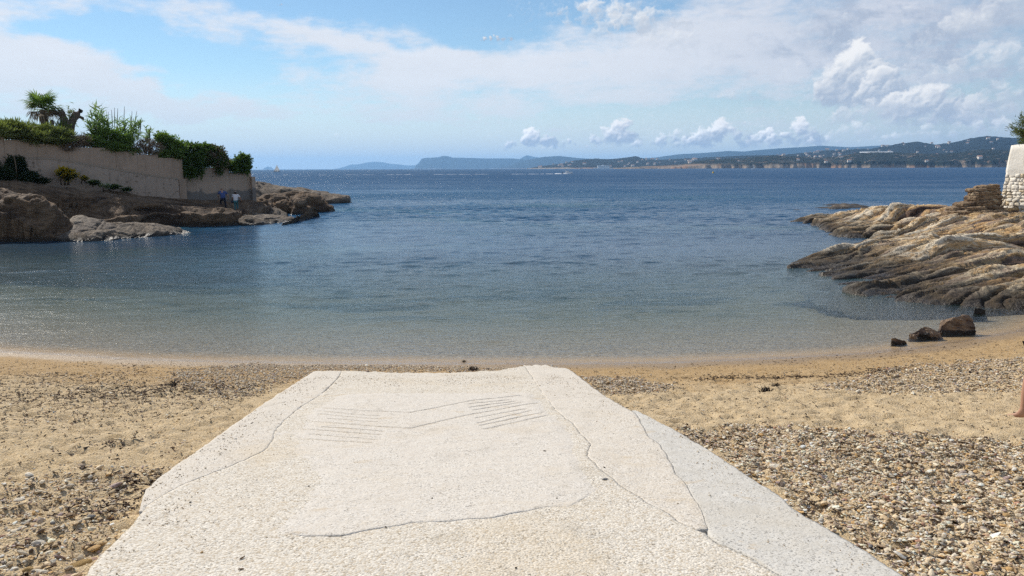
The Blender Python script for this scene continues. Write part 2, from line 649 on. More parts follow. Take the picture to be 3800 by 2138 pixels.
bx = axis(-90, 90, -11.5, 12.5, 0.055)
by = axis(-12, 400, 3.2, 19.5, 0.05)
BX, BY = np.meshgrid(bx, by)
BZ = beach_z(BX, BY)
m_sand, k, out = new_mat('sand')
pos = world_pos(k)
px_, py_, pz_ = k.sep(pos)
n_big = k.noise(pos, 0.9, 5, 0.6)
n_mid = k.noise(pos, 6.0, 5, 0.62)
n_fine = k.noise(pos, 90.0, 4, 0.7)
grain = k.voro(pos, 150.0, 'F1', 'Color')
gsep = k.sep(grain)
dryc = k.mix(k.lin(n_mid, 0.3, 0.7), (0.50, 0.365, 0.20), (0.64, 0.495, 0.305))
wetc = k.mix(k.lin(n_mid, 0.3, 0.7), (0.40, 0.255, 0.11), (0.50, 0.335, 0.16))
wet = k.ss(k.m('ADD', pz_, k.m('MULTIPLY', k.m('SUBTRACT', n_big, 0.5), 0.30)), 0.42, 0.10)
c = k.mix(wet, dryc, wetc)
c = k.mix(k.m('MULTIPLY', k.ss(gsep[0], 0.80, 0.95), 0.55), c, (0.68, 0.60, 0.48))
c = k.mix(k.m('MULTIPLY', k.ss(gsep[1], 0.82, 0.97), 0.60), c, (0.13, 0.085, 0.05))
c = k.mix(k.m('MULTIPLY', k.ss(n_fine, 0.55, 0.75), 0.3), c, (0.20, 0.13, 0.07))
# under water: paler and greener sea floor with weed patches further out
weed = k.m('MULTIPLY', k.ss(k.noise(pos, 0.16, 5, 0.6, 0.8), 0.47, 0.58), k.ss(pz_, -0.9, -1.6))
stones = k.sep(k.voro(pos, 22.0, 'F1', 'Color'))
floor_c = k.mix(k.lin(n_mid, 0.3, 0.7), (0.19, 0.15, 0.095), (0.29, 0.235, 0.155))
floor_c = k.mix(k.m('MULTIPLY', k.ss(stones[0], 0.6, 0.9), 0.7), floor_c, (0.42, 0.36, 0.27))
floor_c = k.mix(k.m('MULTIPLY', k.ss(stones[1], 0.6, 0.9), 0.7), floor_c, (0.07, 0.055, 0.04))
c = k.mix(k.ss(pz_, 0.0, -0.16), c, floor_c)
c = k.mix(weed, c, (0.03, 0.045, 0.035))
damp = k.m('MULTIPLY', k.ss(k.m('ADD', pz_, k.m('MULTIPLY', k.m('SUBTRACT', n_big, 0.5), 0.08)), 0.085, 0.035), k.ss(pz_, -0.05, 0.0))
c = k.mix(k.m('MULTIPLY', damp, 0.55), c, (0.20, 0.125, 0.055))
hgt = k.m('ADD', k.m('MULTIPLY', n_fine, 0.5), k.m('ADD', k.m('MULTIPLY', k.noise(pos, 28.0, 4, 0.6), 1.1), k.m('MULTIPLY', k.voro(pos, 70.0), 0.5)))
principled(k, out, c, k.lin(damp, 0, 1, 0.95, 0.45), k.bump(hgt, 0.9, 0.018), k.lin(damp, 0, 1, 0.15, 0.4))
sand = mesh_obj('ground', np.stack([BX, BY, BZ], -1), grid_faces(*BX.shape), m_sand)
tag(sand, 'golden sand beach sloping down under the clear water of the cove', None, None, 'structure')

# ------------------------------------------------------------------ the sea
# one sheet: fine in the cove, coarser with distance, out to the horizon
rr = np.concatenate([11.0 * (130.0 / 11.0) ** (np.linspace(0, 1, 900)), np.array([150, 180, 230, 320, 450, 700, 1100, 1800, 3000, 5200, 9000, 15000, 28500])])
aa = np.concatenate([np.linspace(-1.50, -0.66, 40)[:-1], np.linspace(-0.66, 0.66, 520), np.linspace(0.66, 1.50, 40)[1:]])
AA, RR = np.meshgrid(aa, rr)
SX, SY = np.sin(AA) * RR, np.cos(AA) * RR
near = RR < 135
SZ = np.zeros_like(SX)
depth = np.maximum(0.0, -beach_smooth(SX, SY))
depth = depth + np.maximum(0.0, RR - 55.0) * 0.12
amp_s = sstep(depth, 0.0, 0.9) * 0.75 + 0.25 * sstep(depth, 0.0, 0.25)
amp_s = amp_s * sstep(RR, 132, 60)
gust = 0.75 + 0.7 * fbm(SX * 0.07, SY * 0.11, 4, 0.5, seed=81)
off = 1.0 + 1.2 * sstep(RR, 40, 75)
for i in range(46):
    lam = 0.22 * (14.0 ** (i / 45.0))
    th = R(-90 + RNG.normal(6, 26))
    kx, ky = math.cos(th) * 2 * math.pi / lam, math.sin(th) * 2 * math.pi / lam
    steep = 0.0130 * (1.25 if 0.5 < lam < 1.4 else 0.8)
    if lam < 0.45:
        vis = sstep(45 - RR, 0, 15)
    else:
        vis = 1.0
    ph = RNG.uniform(0, 6.28)
    group = 0.5 + 0.5 * np.sin(kx * SX * 0.13 + ky * SY * 0.09 + ph * 3)
    SZ += vis * steep * lam / (2 * math.pi) * 1.6 * np.sin(kx * SX + ky * SY + ph) * (0.35 + 0.9 * group)
calm = 1.0 - 0.70 * np.exp(-((SX + 24.0) / 15.0) ** 2 - ((SY - 42.0) / 17.0) ** 2)
SZ *= amp_s * gust * off * calm
SZ += 0.010
m_sea, k, out = new_mat('sea_water')
pos = world_pos(k)
X_, Y_, Z_ = k.sep(pos)
dist = k.vm('LENGTH', k.vm('MULTIPLY', pos, (1, 1, 0)))
st1 = k.vm('MULTIPLY', pos, (0.55, 1.35, 1.0))
far = k.ss(dist, 35.0, 110.0)
h1 = k.noise(st1, 1.5, 5, 0.55, 0.25)
h2 = k.noise(st1, 6.5, 4, 0.6, 0.3)
h3 = k.noise(st1, 0.33, 4, 0.55, 0.3)
patch = k.lin(k.noise(k.vm('MULTIPLY', pos, (0.35, 1.0, 1.0)), 0.06, 4, 0.55, 0.4), 0.35, 0.65, 0.45, 1.35)
hs = k.m('ADD', k.m('MULTIPLY', h1, k.lin(far, 0, 1, 0.034, 0.42)), k.m('MULTIPLY', h2, k.lin(far, 0, 1, 0.028, 0.03)))
hs = k.m('ADD', hs, k.m('MULTIPLY', h3, k.lin(far, 0, 1, 0.0, 0.9)))
h4 = k.noise(st1, 0.07, 4, 0.6, 0.3)
hs = k.m('ADD', hs, k.m('MULTIPLY', h4, k.lin(far, 0, 1, 0.0, 2.2)))
h5 = k.noise(pos, 24.0, 3, 0.6)
hs = k.m('ADD', k.m('MULTIPLY', k.m('MULTIPLY', hs, patch), attr(k, 'calm')), k.m('MULTIPLY', h5, k.lin(far, 0, 1, 0.0055, 0.0)))
nrm = k.bump(hs, 1.0, 1.0)
# Schlick's law, the same from above and below: light bends into the water, so the sun reaches the bottom
cosv = k.m('ABSOLUTE', k.vm('DOT_PRODUCT', k.n('ShaderNodeNewGeometry').outputs['Incoming'], nrm))
fres = k.m('ADD', 0.02, k.m('MULTIPLY', k.m('POWER', k.m('SUBTRACT', 1.0, k.m('MINIMUM', cosv, 1.0)), 5.0), 0.98))
gl = k.n('ShaderNodeBsdfGlossy')
k.link(k.ss(dist, 60.0, 500.0, 0.10, 0.17), gl.inputs['Roughness'])
gl.inputs['Color'].default_value = (1, 1, 1, 1)
k.link(nrm, gl.inputs['Normal'])
dep = attr(k, 'depth')
opac = k.m('SUBTRACT', 1.0, k.m('EXPONENT', k.m('MULTIPLY', dep, -0.34)))
n_body = k.noise(k.vm('MULTIPLY', pos, (0.5, 1.0, 1.0)), 0.055, 4, 0.55, 0.6)
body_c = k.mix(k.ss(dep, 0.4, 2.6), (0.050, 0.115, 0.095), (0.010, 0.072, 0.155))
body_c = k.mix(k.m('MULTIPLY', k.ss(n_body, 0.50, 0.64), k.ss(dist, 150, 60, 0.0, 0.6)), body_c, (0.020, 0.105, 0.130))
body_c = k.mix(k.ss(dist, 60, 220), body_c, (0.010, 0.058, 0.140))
tr = k.n('ShaderNodeBsdfTransparent')
k.link(k.mix(k.m('MINIMUM', k.m('MULTIPLY', dep, 0.7), 1.0), (1, 1, 1), (0.78, 0.89, 0.82)), tr.inputs['Color'])
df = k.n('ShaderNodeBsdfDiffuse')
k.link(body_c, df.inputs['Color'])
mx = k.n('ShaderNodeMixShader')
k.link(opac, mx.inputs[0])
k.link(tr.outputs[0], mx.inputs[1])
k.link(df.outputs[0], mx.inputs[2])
mx2 = k.n('ShaderNodeMixShader')
# waves too small to be built hide one another at grazing angles, so rough water reflects less
k.link(k.m('MULTIPLY', fres, k.m('MULTIPLY', k.ss(dist, 14.0, 30.0, 0.60, 0.76), k.ss(dist, 55.0, 350.0, 1.0, 0.48))), mx2.inputs[0])
k.link(mx.outputs[0], mx2.inputs[1])
k.link(gl.outputs[0], mx2.inputs[2])
k.link(mx2.outputs[0], out.inputs['Surface'])
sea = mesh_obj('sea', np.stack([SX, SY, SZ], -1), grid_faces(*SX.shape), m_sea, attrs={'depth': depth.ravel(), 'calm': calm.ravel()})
tag(sea, 'clear rippled sea, shallow and sandy at the beach, deep blue further out', None, None, 'structure')

# ------------------------------------------------------------------ the slipway
def concrete(name, base, dark, light, pit=1.0, agg=1.0, stain=0.5):
    m, k, out = new_mat(name)
    pos = world_pos(k)
    big = k.noise(pos, 0.8, 5, 0.6, 0.4)
    mid = k.noise(pos, 5.0, 6, 0.65)
    fine = k.noise(k.vm('MULTIPLY', pos, (1, 1, 1)), 60.0, 4, 0.7)
    cell = k.voro(pos, 62.0, 'F1', 'Color')
    cs = k.sep(cell)
    cd = k.voro(pos, 62.0, 'F1', 'Distance')
    pits = k.m('MULTIPLY', k.ss(fine, 0.57, 0.68), k.ss(mid, 0.38, 0.58))
    c = k.mix(k.lin(mid, 0.3, 0.7), base, light)
    c = k.mix(k.m('MULTIPLY', k.ss(cs[0], 0.45, 0.95), 0.6 * agg), c, tuple(min(1, v * 1.12) for v in light))
    c = k.mix(k.m('MULTIPLY', k.ss(cs[1], 0.55, 0.95), 0.65 * agg), c, (base[0] * 0.72, base[1] * 0.63, base[2] * 0.50))
    c = k.mix(k.m('MULTIPLY', k.ss(big, 0.52, 0.72), stain), c, (base[0] * 0.97, base[1] * 0.86, base[2] * 0.68))
    c = k.mix(k.m('MULTIPLY', pits, 0.75 * pit), c, dark)
    speck = k.ss(k.voro(pos, 17.0, 'F1', 'Distance'), 0.085, 0.05)
    c = k.mix(k.m('MULTIPLY', speck, 0.6), c, dark)
    c = k.mix(k.m('MULTIPLY', k.ss(k.noise(k.vm('MULTIPLY', pos, (1.6, 0.8, 1)), 2.0, 6, 0.7, 0.8), 0.52, 0.75), 0.45), c, (base[0] * 0.72, base[1] * 0.70, base[2] * 0.66))
    ck = k.voro(k.vm('ADD', pos, k.vm('MULTIPLY', k.noise(pos, 2.5, 4, 0.6, out=1), (0.5, 0.5, 0.0))), 0.55, 'DISTANCE_TO_EDGE', 'Distance')
    crack = k.m('MULTIPLY', k.ss(ck, 0.008, 0.002), k.ss(mid, 0.45, 0.60))
    c = k.mix(k.m('MULTIPLY', crack, 0.25), c, dark)
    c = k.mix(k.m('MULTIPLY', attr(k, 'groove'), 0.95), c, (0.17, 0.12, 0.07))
    sandy = k.ss(k.noise(k.vm('MULTIPLY', pos, (1.0, 1.7, 1.0)), 1.7, 6, 0.68, 0.5), 0.60, 0.68)
    c = k.mix(k.m('MULTIPLY', sandy, 0.45), c, (0.52, 0.40, 0.25))
    h = k.m('SUBTRACT', k.m('ADD', k.m('MULTIPLY', fine, 0.5), k.m('MULTIPLY', k.m('SUBTRACT', 1.0, cd), 0.8 * agg)), k.m('MULTIPLY', pits, 1.4 * pit))
    h = k.m('ADD', h, k.m('MULTIPLY', k.noise(pos, 22.0, 4, 0.6), 0.8))
    principled(k, out, c, 0.92, k.bump(h, 0.8, 0.009), 0.2)
    return m


m_slab = concrete('exposed_aggregate', (0.60, 0.54, 0.45), (0.20, 0.155, 0.105), (0.72, 0.665, 0.575), 1.0, 1.0, 0.35)
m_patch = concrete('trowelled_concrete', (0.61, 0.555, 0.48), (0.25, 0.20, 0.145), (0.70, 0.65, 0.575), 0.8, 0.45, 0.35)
m_strip = concrete('old_edge_concrete', (0.60, 0.54, 0.455), (0.25, 0.20, 0.15), (0.69, 0.635, 0.555), 0.8, 0.6, 0.35)
m_grey = concrete('grey_concrete', (0.53, 0.50, 0.445), (0.22, 0.195, 0.16), (0.63, 0.60, 0.545), 0.9, 0.3, 0.3)


def slab_surface(x, y):
    return ramp_z(y) + 0.010 * fbm(x * 1.3, y * 1.3, 4, 0.5, seed=91) + 0.004 * fbm(x * 9, y * 9, 3, 0.6, seed=93)


def strip_mesh(name, xl, xr, ys, ncol, mat, parent, lift=0.0, edge_round=0.02, skirt=0.25, top_fn=None, seed=1, carve=None):
    """a slab between two wandering edges; xl, xr are functions of y"""
    ys = np.asarray(ys)
    u = np.linspace(0, 1, ncol)
    U, Yv = np.meshgrid(u, ys)
    XL, XR = xl(ys)[:, None], xr(ys)[:, None]
    X = XL + (XR - XL) * U
    Y = Yv.copy()
    if top_fn is not None:
        y1 = ys[-1]
        y0 = ys[0]
        f = sstep((Yv - y0) / (y1 - y0), 0.55, 1.0)
        Y = Yv + (top_fn(X) + 0.03 * fbm(X * 5, X * 0, 4, 0.6, seed=seed) - y1) * f
    Z = slab_surface(X, Y) + lift
    dl = np.minimum((X - XL), (XR - X))
    Z = Z - (0.0012 + 0.034 * np.clip(fbm(X * 2.2, Y * 2.2, 5, 0.62, seed=19) - 0.06, 0, 1)) * np.exp(-np.maximum(dl, 0) / edge_round)
    if top_fn is not None:
        Z = Z - 0.03 * sstep(Yv, ys[-1] - 0.25, ys[-1]) * (0.6 + fbm(X * 6, Y * 6, 3, 0.5, seed=seed + 2))
    if carve is not None:
        Z = carve(X, Y, Z)
    ny, nx = X.shape
    V = np.stack([X, Y, Z], -1).reshape(-1, 3)
    F = [grid_faces(ny, nx)]
    idx = np.arange(ny * nx).reshape(ny, nx)
    rim = np.concatenate([idx[0, :], idx[1:, -1], idx[-1, -2::-1], idx[-2:0:-1, 0]])
    low = V[rim].copy()
    low[:, 2] -= skirt
    base = len(V)
    V = np.concatenate([V, low])
    j = np.arange(len(rim))
    jn = np.roll(j, -1)
    F.append(np.stack([rim[j], base + j, base + jn, rim[jn]], -1))
    F = np.concatenate(F)
    return mesh_obj(name, V, F, mat, parent)


slip = empty('slipway', (0, 8, ramp_z(8) - 0.1))
tag(slip, 'weathered pale concrete slipway running down the beach to the water', None, None, 'structure')
slip_off = Vector(slip.location)


def to_parent(o):
    o.matrix_parent_inverse = Matrix.Translation(-slip_off)
    return o


ys = np.arange(RAMP_Y0, 13.4, 0.03)
ys = np.append(ys, 13.42)
GAP = 0.0005
fl = lambda y: edge_x(CRACK_L, y) + ragged(y, 4, 0.03) + GAP
fr = lambda y: edge_x(CRACK_R, y) + ragged(y, 6, 0.03) - GAP
to_parent(strip_mesh('slab', fl, fr, ys, 130, m_slab, slip, 0.0, top_fn=ramp_top, seed=7))
YL = ys[ys > float(np.interp(520, [500, 540], [on_ramp(514, 1914).y, on_ramp(530, 1890).y]))]
to_parent(strip_mesh('edge_strip', lambda y: edge_x(EDGE_L, y) + ragged(y, 2, 0.025), lambda y: edge_x(CRACK_L, y) + ragged(y, 4, 0.03) - GAP, YL, 26, m_strip, slip, 0.001, top_fn=ramp_top, seed=9))
YR = ys[ys > on_ramp(2600, 1968).y]
to_parent(strip_mesh('edge_strip', lambda y: edge_x(CRACK_R, y) + ragged(y, 6, 0.03) + GAP, lambda y: np.maximum(edge_x(GREY_IN, y) + ragged(y, 8, 0.02) - GAP * 0.5, edge_x(CRACK_R, y) + 0.03), YR, 40, m_strip, slip, 0.001, top_fn=ramp_top, seed=11))
YG = ys[ys < on_ramp(2340, 1520).y]
to_parent(strip_mesh('grey_strip', lambda y: edge_x(GREY_IN, y) + ragged(y, 8, 0.02) + GAP * 0.5, lambda y: np.maximum(edge_x(EDGE_R, y) + ragged(y, 10, 0.015), edge_x(GREY_IN, y) + 0.02), YG, 40, m_grey, slip, -0.004, seed=13))

# the trowelled patch with its scored lines
PATCH_B = np.array([on_ramp(*p)[:2] for p in ((946, 1955), (1060, 1985), (1149, 1993), (1270, 1991), (1340, 1974), (1432, 1959), (1530, 1939), (1669, 1933), (1756, 1927), (1825, 1922), (1895, 1907), (1947, 1899), (2028, 1884), (2114, 1884), (2155, 1858), (2195, 1836), (2225, 1806))])
GROOVES = [
    [(1112, 1508), (1280, 1522), (1526, 1533), (1661, 1506), (1769, 1486), (1932, 1469)],
    [(1100, 1559), (1233, 1573), (1396, 1585), (1526, 1590), (1606, 1573), (1769, 1536), (1932, 1506), (2025, 1492)],
    [(1191, 1528), (1405, 1545)], [(1186, 1538), (1405, 1557)], [(1224, 1556), (1396, 1567)], [(1200, 1587), (1419, 1601)],
    [(1091, 1591), (1250, 1603), (1410, 1615)], [(1158, 1613), (1391, 1634)], [(1030, 1621), (1200, 1635), (1377, 1647)],
    [(1741, 1501), (1894, 1485)], [(1746, 1512), (1908, 1492)], [(1760, 1522), (1940, 1494)], [(1769, 1553), (1950, 1519)],
    [(1778, 1572), (1968, 1527)], [(1787, 1581), (2006, 1535)], [(1804, 1594), (2076, 1536)],
]
SEGS = []
for gi, g in enumerate(GROOVES):
    q = [on_ramp(*p) for p in g]
    for a, b in zip(q[:-1], q[1:]):
        SEGS.append((a.x, a.y, b.x, b.y, 0.018 if gi in (1, 15, 8) else 0.0145))


GROOVE = []


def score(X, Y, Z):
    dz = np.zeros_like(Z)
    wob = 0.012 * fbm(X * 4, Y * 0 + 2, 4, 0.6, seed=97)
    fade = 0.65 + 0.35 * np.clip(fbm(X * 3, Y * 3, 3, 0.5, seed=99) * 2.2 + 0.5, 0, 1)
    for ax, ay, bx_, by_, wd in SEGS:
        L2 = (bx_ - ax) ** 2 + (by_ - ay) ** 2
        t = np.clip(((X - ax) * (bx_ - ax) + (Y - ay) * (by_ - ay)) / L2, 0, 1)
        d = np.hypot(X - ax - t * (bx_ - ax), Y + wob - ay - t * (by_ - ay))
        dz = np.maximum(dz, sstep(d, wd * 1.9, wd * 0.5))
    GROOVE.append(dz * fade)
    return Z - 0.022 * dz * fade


pb_y = lambda x: np.interp(x, PATCH_B[:, 0], PATCH_B[:, 1]) + 0.02 * fbm(x * 5, x * 0 + 1.0, 4, 0.6, seed=101)
P_TOP = on_ramp(1500, 1452).y
g_lo, g_hi = on_ramp(1400, 1665).y, on_ramp(1600, 1462).y
tv = np.concatenate([np.linspace(0, 1, 90)])
x0p, x1p = PATCH_B[0, 0], PATCH_B[-1, 0]
ucol = np.linspace(0, 1, 170)
rows_a = np.linspace(0.0, 1.0, 110)[:-1]
n_f = int((g_hi - g_lo) / 0.0095)
XX, YYr = [], []
for sec in range(3):
    if sec == 0:
        vv = np.linspace(0, 1, 110)[:-1]
    elif sec == 1:
        vv = np.linspace(0, 1, n_f)[:-1]
    else:
        vv = np.linspace(0, 1, 10)
    for v in vv:
        if sec == 0:
            yb = lambda X: pb_y(X) + (g_lo - pb_y(X)) * v
        elif sec == 1:
            yb = lambda X: g_lo + (g_hi - g_lo) * v + X * 0
        else:
            yb = lambda X: g_hi + (P_TOP - g_hi) * v + X * 0
        ymid = float(yb(np.array([0.0]))[0])
        fy = min(1, max(0, (ymid - 5.2) / (g_hi - 5.2)))
        lo = x0p + (edge_x(CRACK_L, np.array([max(ymid, 6.5)]))[0] - x0p) * sstep(np.array(ymid), 5.8, 7.6)
        hi = x1p + (edge_x(CRACK_R, np.array([max(ymid, 6.6)]))[0] - x1p) * sstep(np.array(ymid), 6.3, 8.0)
        X = lo + (hi - lo) * ucol
        XX.append(X)
        YYr.append(yb(X))
PX_, PY_ = np.array(XX), np.array(YYr)
rise = np.clip((PY_ - pb_y(PX_)) / 0.03, 0, 1)
Zp = slab_surface(PX_, PY_) + 0.0065 + 0.008 * fbm(PX_ * 1.3, PX_ * 0 + 3.0, 4, 0.6, seed=105) * np.exp(-np.maximum(PY_ - pb_y(PX_), 0) / 0.3)
fade_e = np.minimum(sstep(ucol, 0, 0.16), sstep(1 - ucol, 0, 0.08))[None, :] * np.ones_like(PX_)
fade_t = sstep(P_TOP - PY_, 0.0, 0.5)
Zp = Zp - 0.013 * (1 - fade_e * fade_t) + 0.012 * fbm(PX_ * 2.2, PY_ * 2.2, 5, 0.6, seed=103) * (1 - fade_e * fade_t)
Zp = Zp - 0.006 * (1 - rise)
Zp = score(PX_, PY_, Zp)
ny, nx = PX_.shape
V = np.stack([PX_, PY_, Zp], -1).reshape(-1, 3)
low = V[:nx].copy()
low[:, 2] -= 0.03
V = np.concatenate([V, low])
F = np.concatenate([grid_faces(ny, nx), np.stack([np.arange(nx - 1), ny * nx + np.arange(nx - 1), ny * nx + np.arange(1, nx), np.arange(1, nx)], -1)])
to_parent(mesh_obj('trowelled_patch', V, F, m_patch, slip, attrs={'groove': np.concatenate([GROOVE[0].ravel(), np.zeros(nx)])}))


# ------------------------------------------------------------------ rocks
# line of the garden wall on the left headland, which the rocks below it reach up to
WA, WB = Vector((-35.3, 53.0)), Vector((-22.45, 67.0))
WDIR = (WB - WA).normalized()
WN = Vector((WDIR.y, -WDIR.x))          # towards the camera


def wall_at(px, py, off=0.0):
    """point of a sight line on the upright plane of the garden wall (or a plane off metres in front of it)"""
    d = ray(px, py)
    p0 = WA + WN * off
    t = (p0.dot(WN)) / (d.x * WN.x + d.y * WN.y)
    return Vector((d.x * t, d.y * t, CAM_H + d.z * t))


def rock_mat(name, bed, strike, palette, band_top=0.55, tint=1.0, streak=1.0):
    """layered rock: colours follow the bedding; a dark lichen belt above the water"""
    m, k, out = new_mat(name)
    pos = world_pos(k)
    s = k.vm('DOT_PRODUCT', pos, tuple(bed))
    t = k.vm('DOT_PRODUCT', pos, tuple(strike))
    q = k.vm('DOT_PRODUCT', pos, tuple(Vector(bed).cross(Vector(strike))))
    wv = k.noise(pos, 0.5, 4, 0.55)
    s2 = k.m('ADD', s, k.m('MULTIPLY', wv, 0.6))
    v1 = k.comb(k.m('MULTIPLY', s2, 1.0), k.m('MULTIPLY', t, 0.055), k.m('MULTIPLY', q, 0.12))
    n1 = k.noise(v1, 1.7, 5, 0.6, 0.3)
    n2 = k.noise(v1, 7.0, 5, 0.62, 0.2)
    n3 = k.noise(k.comb(k.m('MULTIPLY', s2, 1.0), k.m('MULTIPLY', t, 0.08), k.m('MULTIPLY', q, 0.15)), 22.0, 4, 0.65)
    big = k.noise(pos, 0.33, 4, 0.55)
    f = k.m('ADD', k.m('MULTIPLY', n1, 0.30), k.m('ADD', k.m('MULTIPLY', n2, 0.26 * streak), k.m('MULTIPLY', big, 0.16)))
    f = k.m('ADD', f, k.m('MULTIPLY', attr(k, 'tone'), 0.55))
    f = k.lin(f, 0.42, 0.84)
    c = k.ramp(f, palette)
    c = k.mix(k.m('MULTIPLY', k.ss(n3, 0.50, 0.62), 0.65), c, tuple(v * 0.40 for v in palette[0][1]))
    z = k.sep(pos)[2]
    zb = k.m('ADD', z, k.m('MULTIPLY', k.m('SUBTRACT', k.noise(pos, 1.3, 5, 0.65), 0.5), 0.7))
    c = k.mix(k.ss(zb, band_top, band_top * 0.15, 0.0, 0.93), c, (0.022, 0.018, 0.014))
    h = k.m('ADD', k.m('MULTIPLY', n2, 0.7), k.m('ADD', k.m('MULTIPLY', n3, 0.35), k.m('MULTIPLY', k.noise(pos, 9.0, 5, 0.65), 0.4)))
    principled(k, out, c, k.ss(zb, 0.0, 0.25, 0.35, 0.88), k.bump(h, 1.0, 0.20), 0.35)
    return m


BED_R = Vector((0.13, -0.48, 0.86)).normalized()
STRIKE_R = Vector((0.93, 0.33, 0.05)).normalized()
BED_L = Vector((0.22, -0.30, 0.92)).normalized()
STRIKE_L = Vector((0.95, 0.20, -0.16)).normalized()
PAL_R = [(0.0, (0.06, 0.036, 0.026)), (0.16, (0.17, 0.095, 0.055)), (0.30, (0.30, 0.215, 0.155)), (0.40, (0.50, 0.29, 0.11)), (0.52, (0.64, 0.46, 0.25)),
         (0.62, (0.34, 0.235, 0.165)), (0.74, (0.72, 0.59, 0.40)), (0.86, (0.54, 0.34, 0.15)), (1.0, (0.70, 0.60, 0.45))]
PAL_L = [(0.0, (0.043, 0.032, 0.025)), (0.25, (0.094, 0.069, 0.049)), (0.45, (0.151, 0.116, 0.083)), (0.62, (0.217, 0.170, 0.123)), (0.80, (0.138, 0.109, 0.087)), (1.0, (0.275, 0.224, 0.170))]
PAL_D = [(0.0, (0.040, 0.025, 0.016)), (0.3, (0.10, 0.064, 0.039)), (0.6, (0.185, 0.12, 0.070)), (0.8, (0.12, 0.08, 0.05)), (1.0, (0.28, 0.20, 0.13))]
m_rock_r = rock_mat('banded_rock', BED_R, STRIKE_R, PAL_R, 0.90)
m_rock_l = rock_mat('grey_brown_rock', BED_L, STRIKE_L, PAL_L, 0.40)
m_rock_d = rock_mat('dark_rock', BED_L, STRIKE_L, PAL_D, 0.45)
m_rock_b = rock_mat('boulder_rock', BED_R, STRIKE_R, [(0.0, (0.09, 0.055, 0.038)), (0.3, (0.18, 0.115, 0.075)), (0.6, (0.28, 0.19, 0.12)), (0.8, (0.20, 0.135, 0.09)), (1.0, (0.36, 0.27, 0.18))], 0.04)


def rbf(P, Zc, X, Y, smooth=0.05, eps=0.04):
    n = len(P)
    D = np.hypot(P[:, None, 0] - P[None, :, 0], P[:, None, 1] - P[None, :, 1])
    A = np.zeros((n + 3, n + 3))
    A[:n, :n] = -np.sqrt(D * D + eps) - smooth * np.eye(n)
    A[:n, n] = 1
    A[:n, n + 1:] = P
    A[n, :n] = 1
    A[n + 1:, :n] = P.T
    b = np.zeros(n + 3)
    b[:n] = Zc
    c = np.linalg.solve(A, b)
    Z = c[n] + c[n + 1] * X + c[n + 2] * Y
    for i in range(n):
        Z = Z - c[i] * np.sqrt((X - P[i, 0]) ** 2 + (Y - P[i, 1]) ** 2 + eps)
    return Z


def facets(u, v, seed):
    """broken blocks: each cell of a jittered grid is a small tilted plane; returns height and distance to the joint"""
    iu, iv = np.floor(u), np.floor(v)
    d1 = np.full(u.shape, 9.0)
    d2 = np.full(u.shape, 9.0)
    h = np.zeros(u.shape)
    for a in (-1, 0, 1):
        for b in (-1, 0, 1):
            cu, cv = iu + a, iv + b
            r = [_hash(cu, cv, seed + q * 31).astype(np.float64) % 1000 / 1000.0 for q in range(5)]
            du, dv = cu + r[0] - u, cv + r[1] - v
            d = np.sqrt(du * du + dv * dv)
            hh = (r[2] - 0.5) + du * (r[3] - 0.5) * 1.2 + dv * (r[4] - 0.5) * 1.6
            near_ = d < d1
            d2 = np.where(near_, d1, np.minimum(d2, d))
            h = np.where(near_, hh, h)
            d1 = np.where(near_, d, d1)
    return h, d2 - d1


ROCKS = []


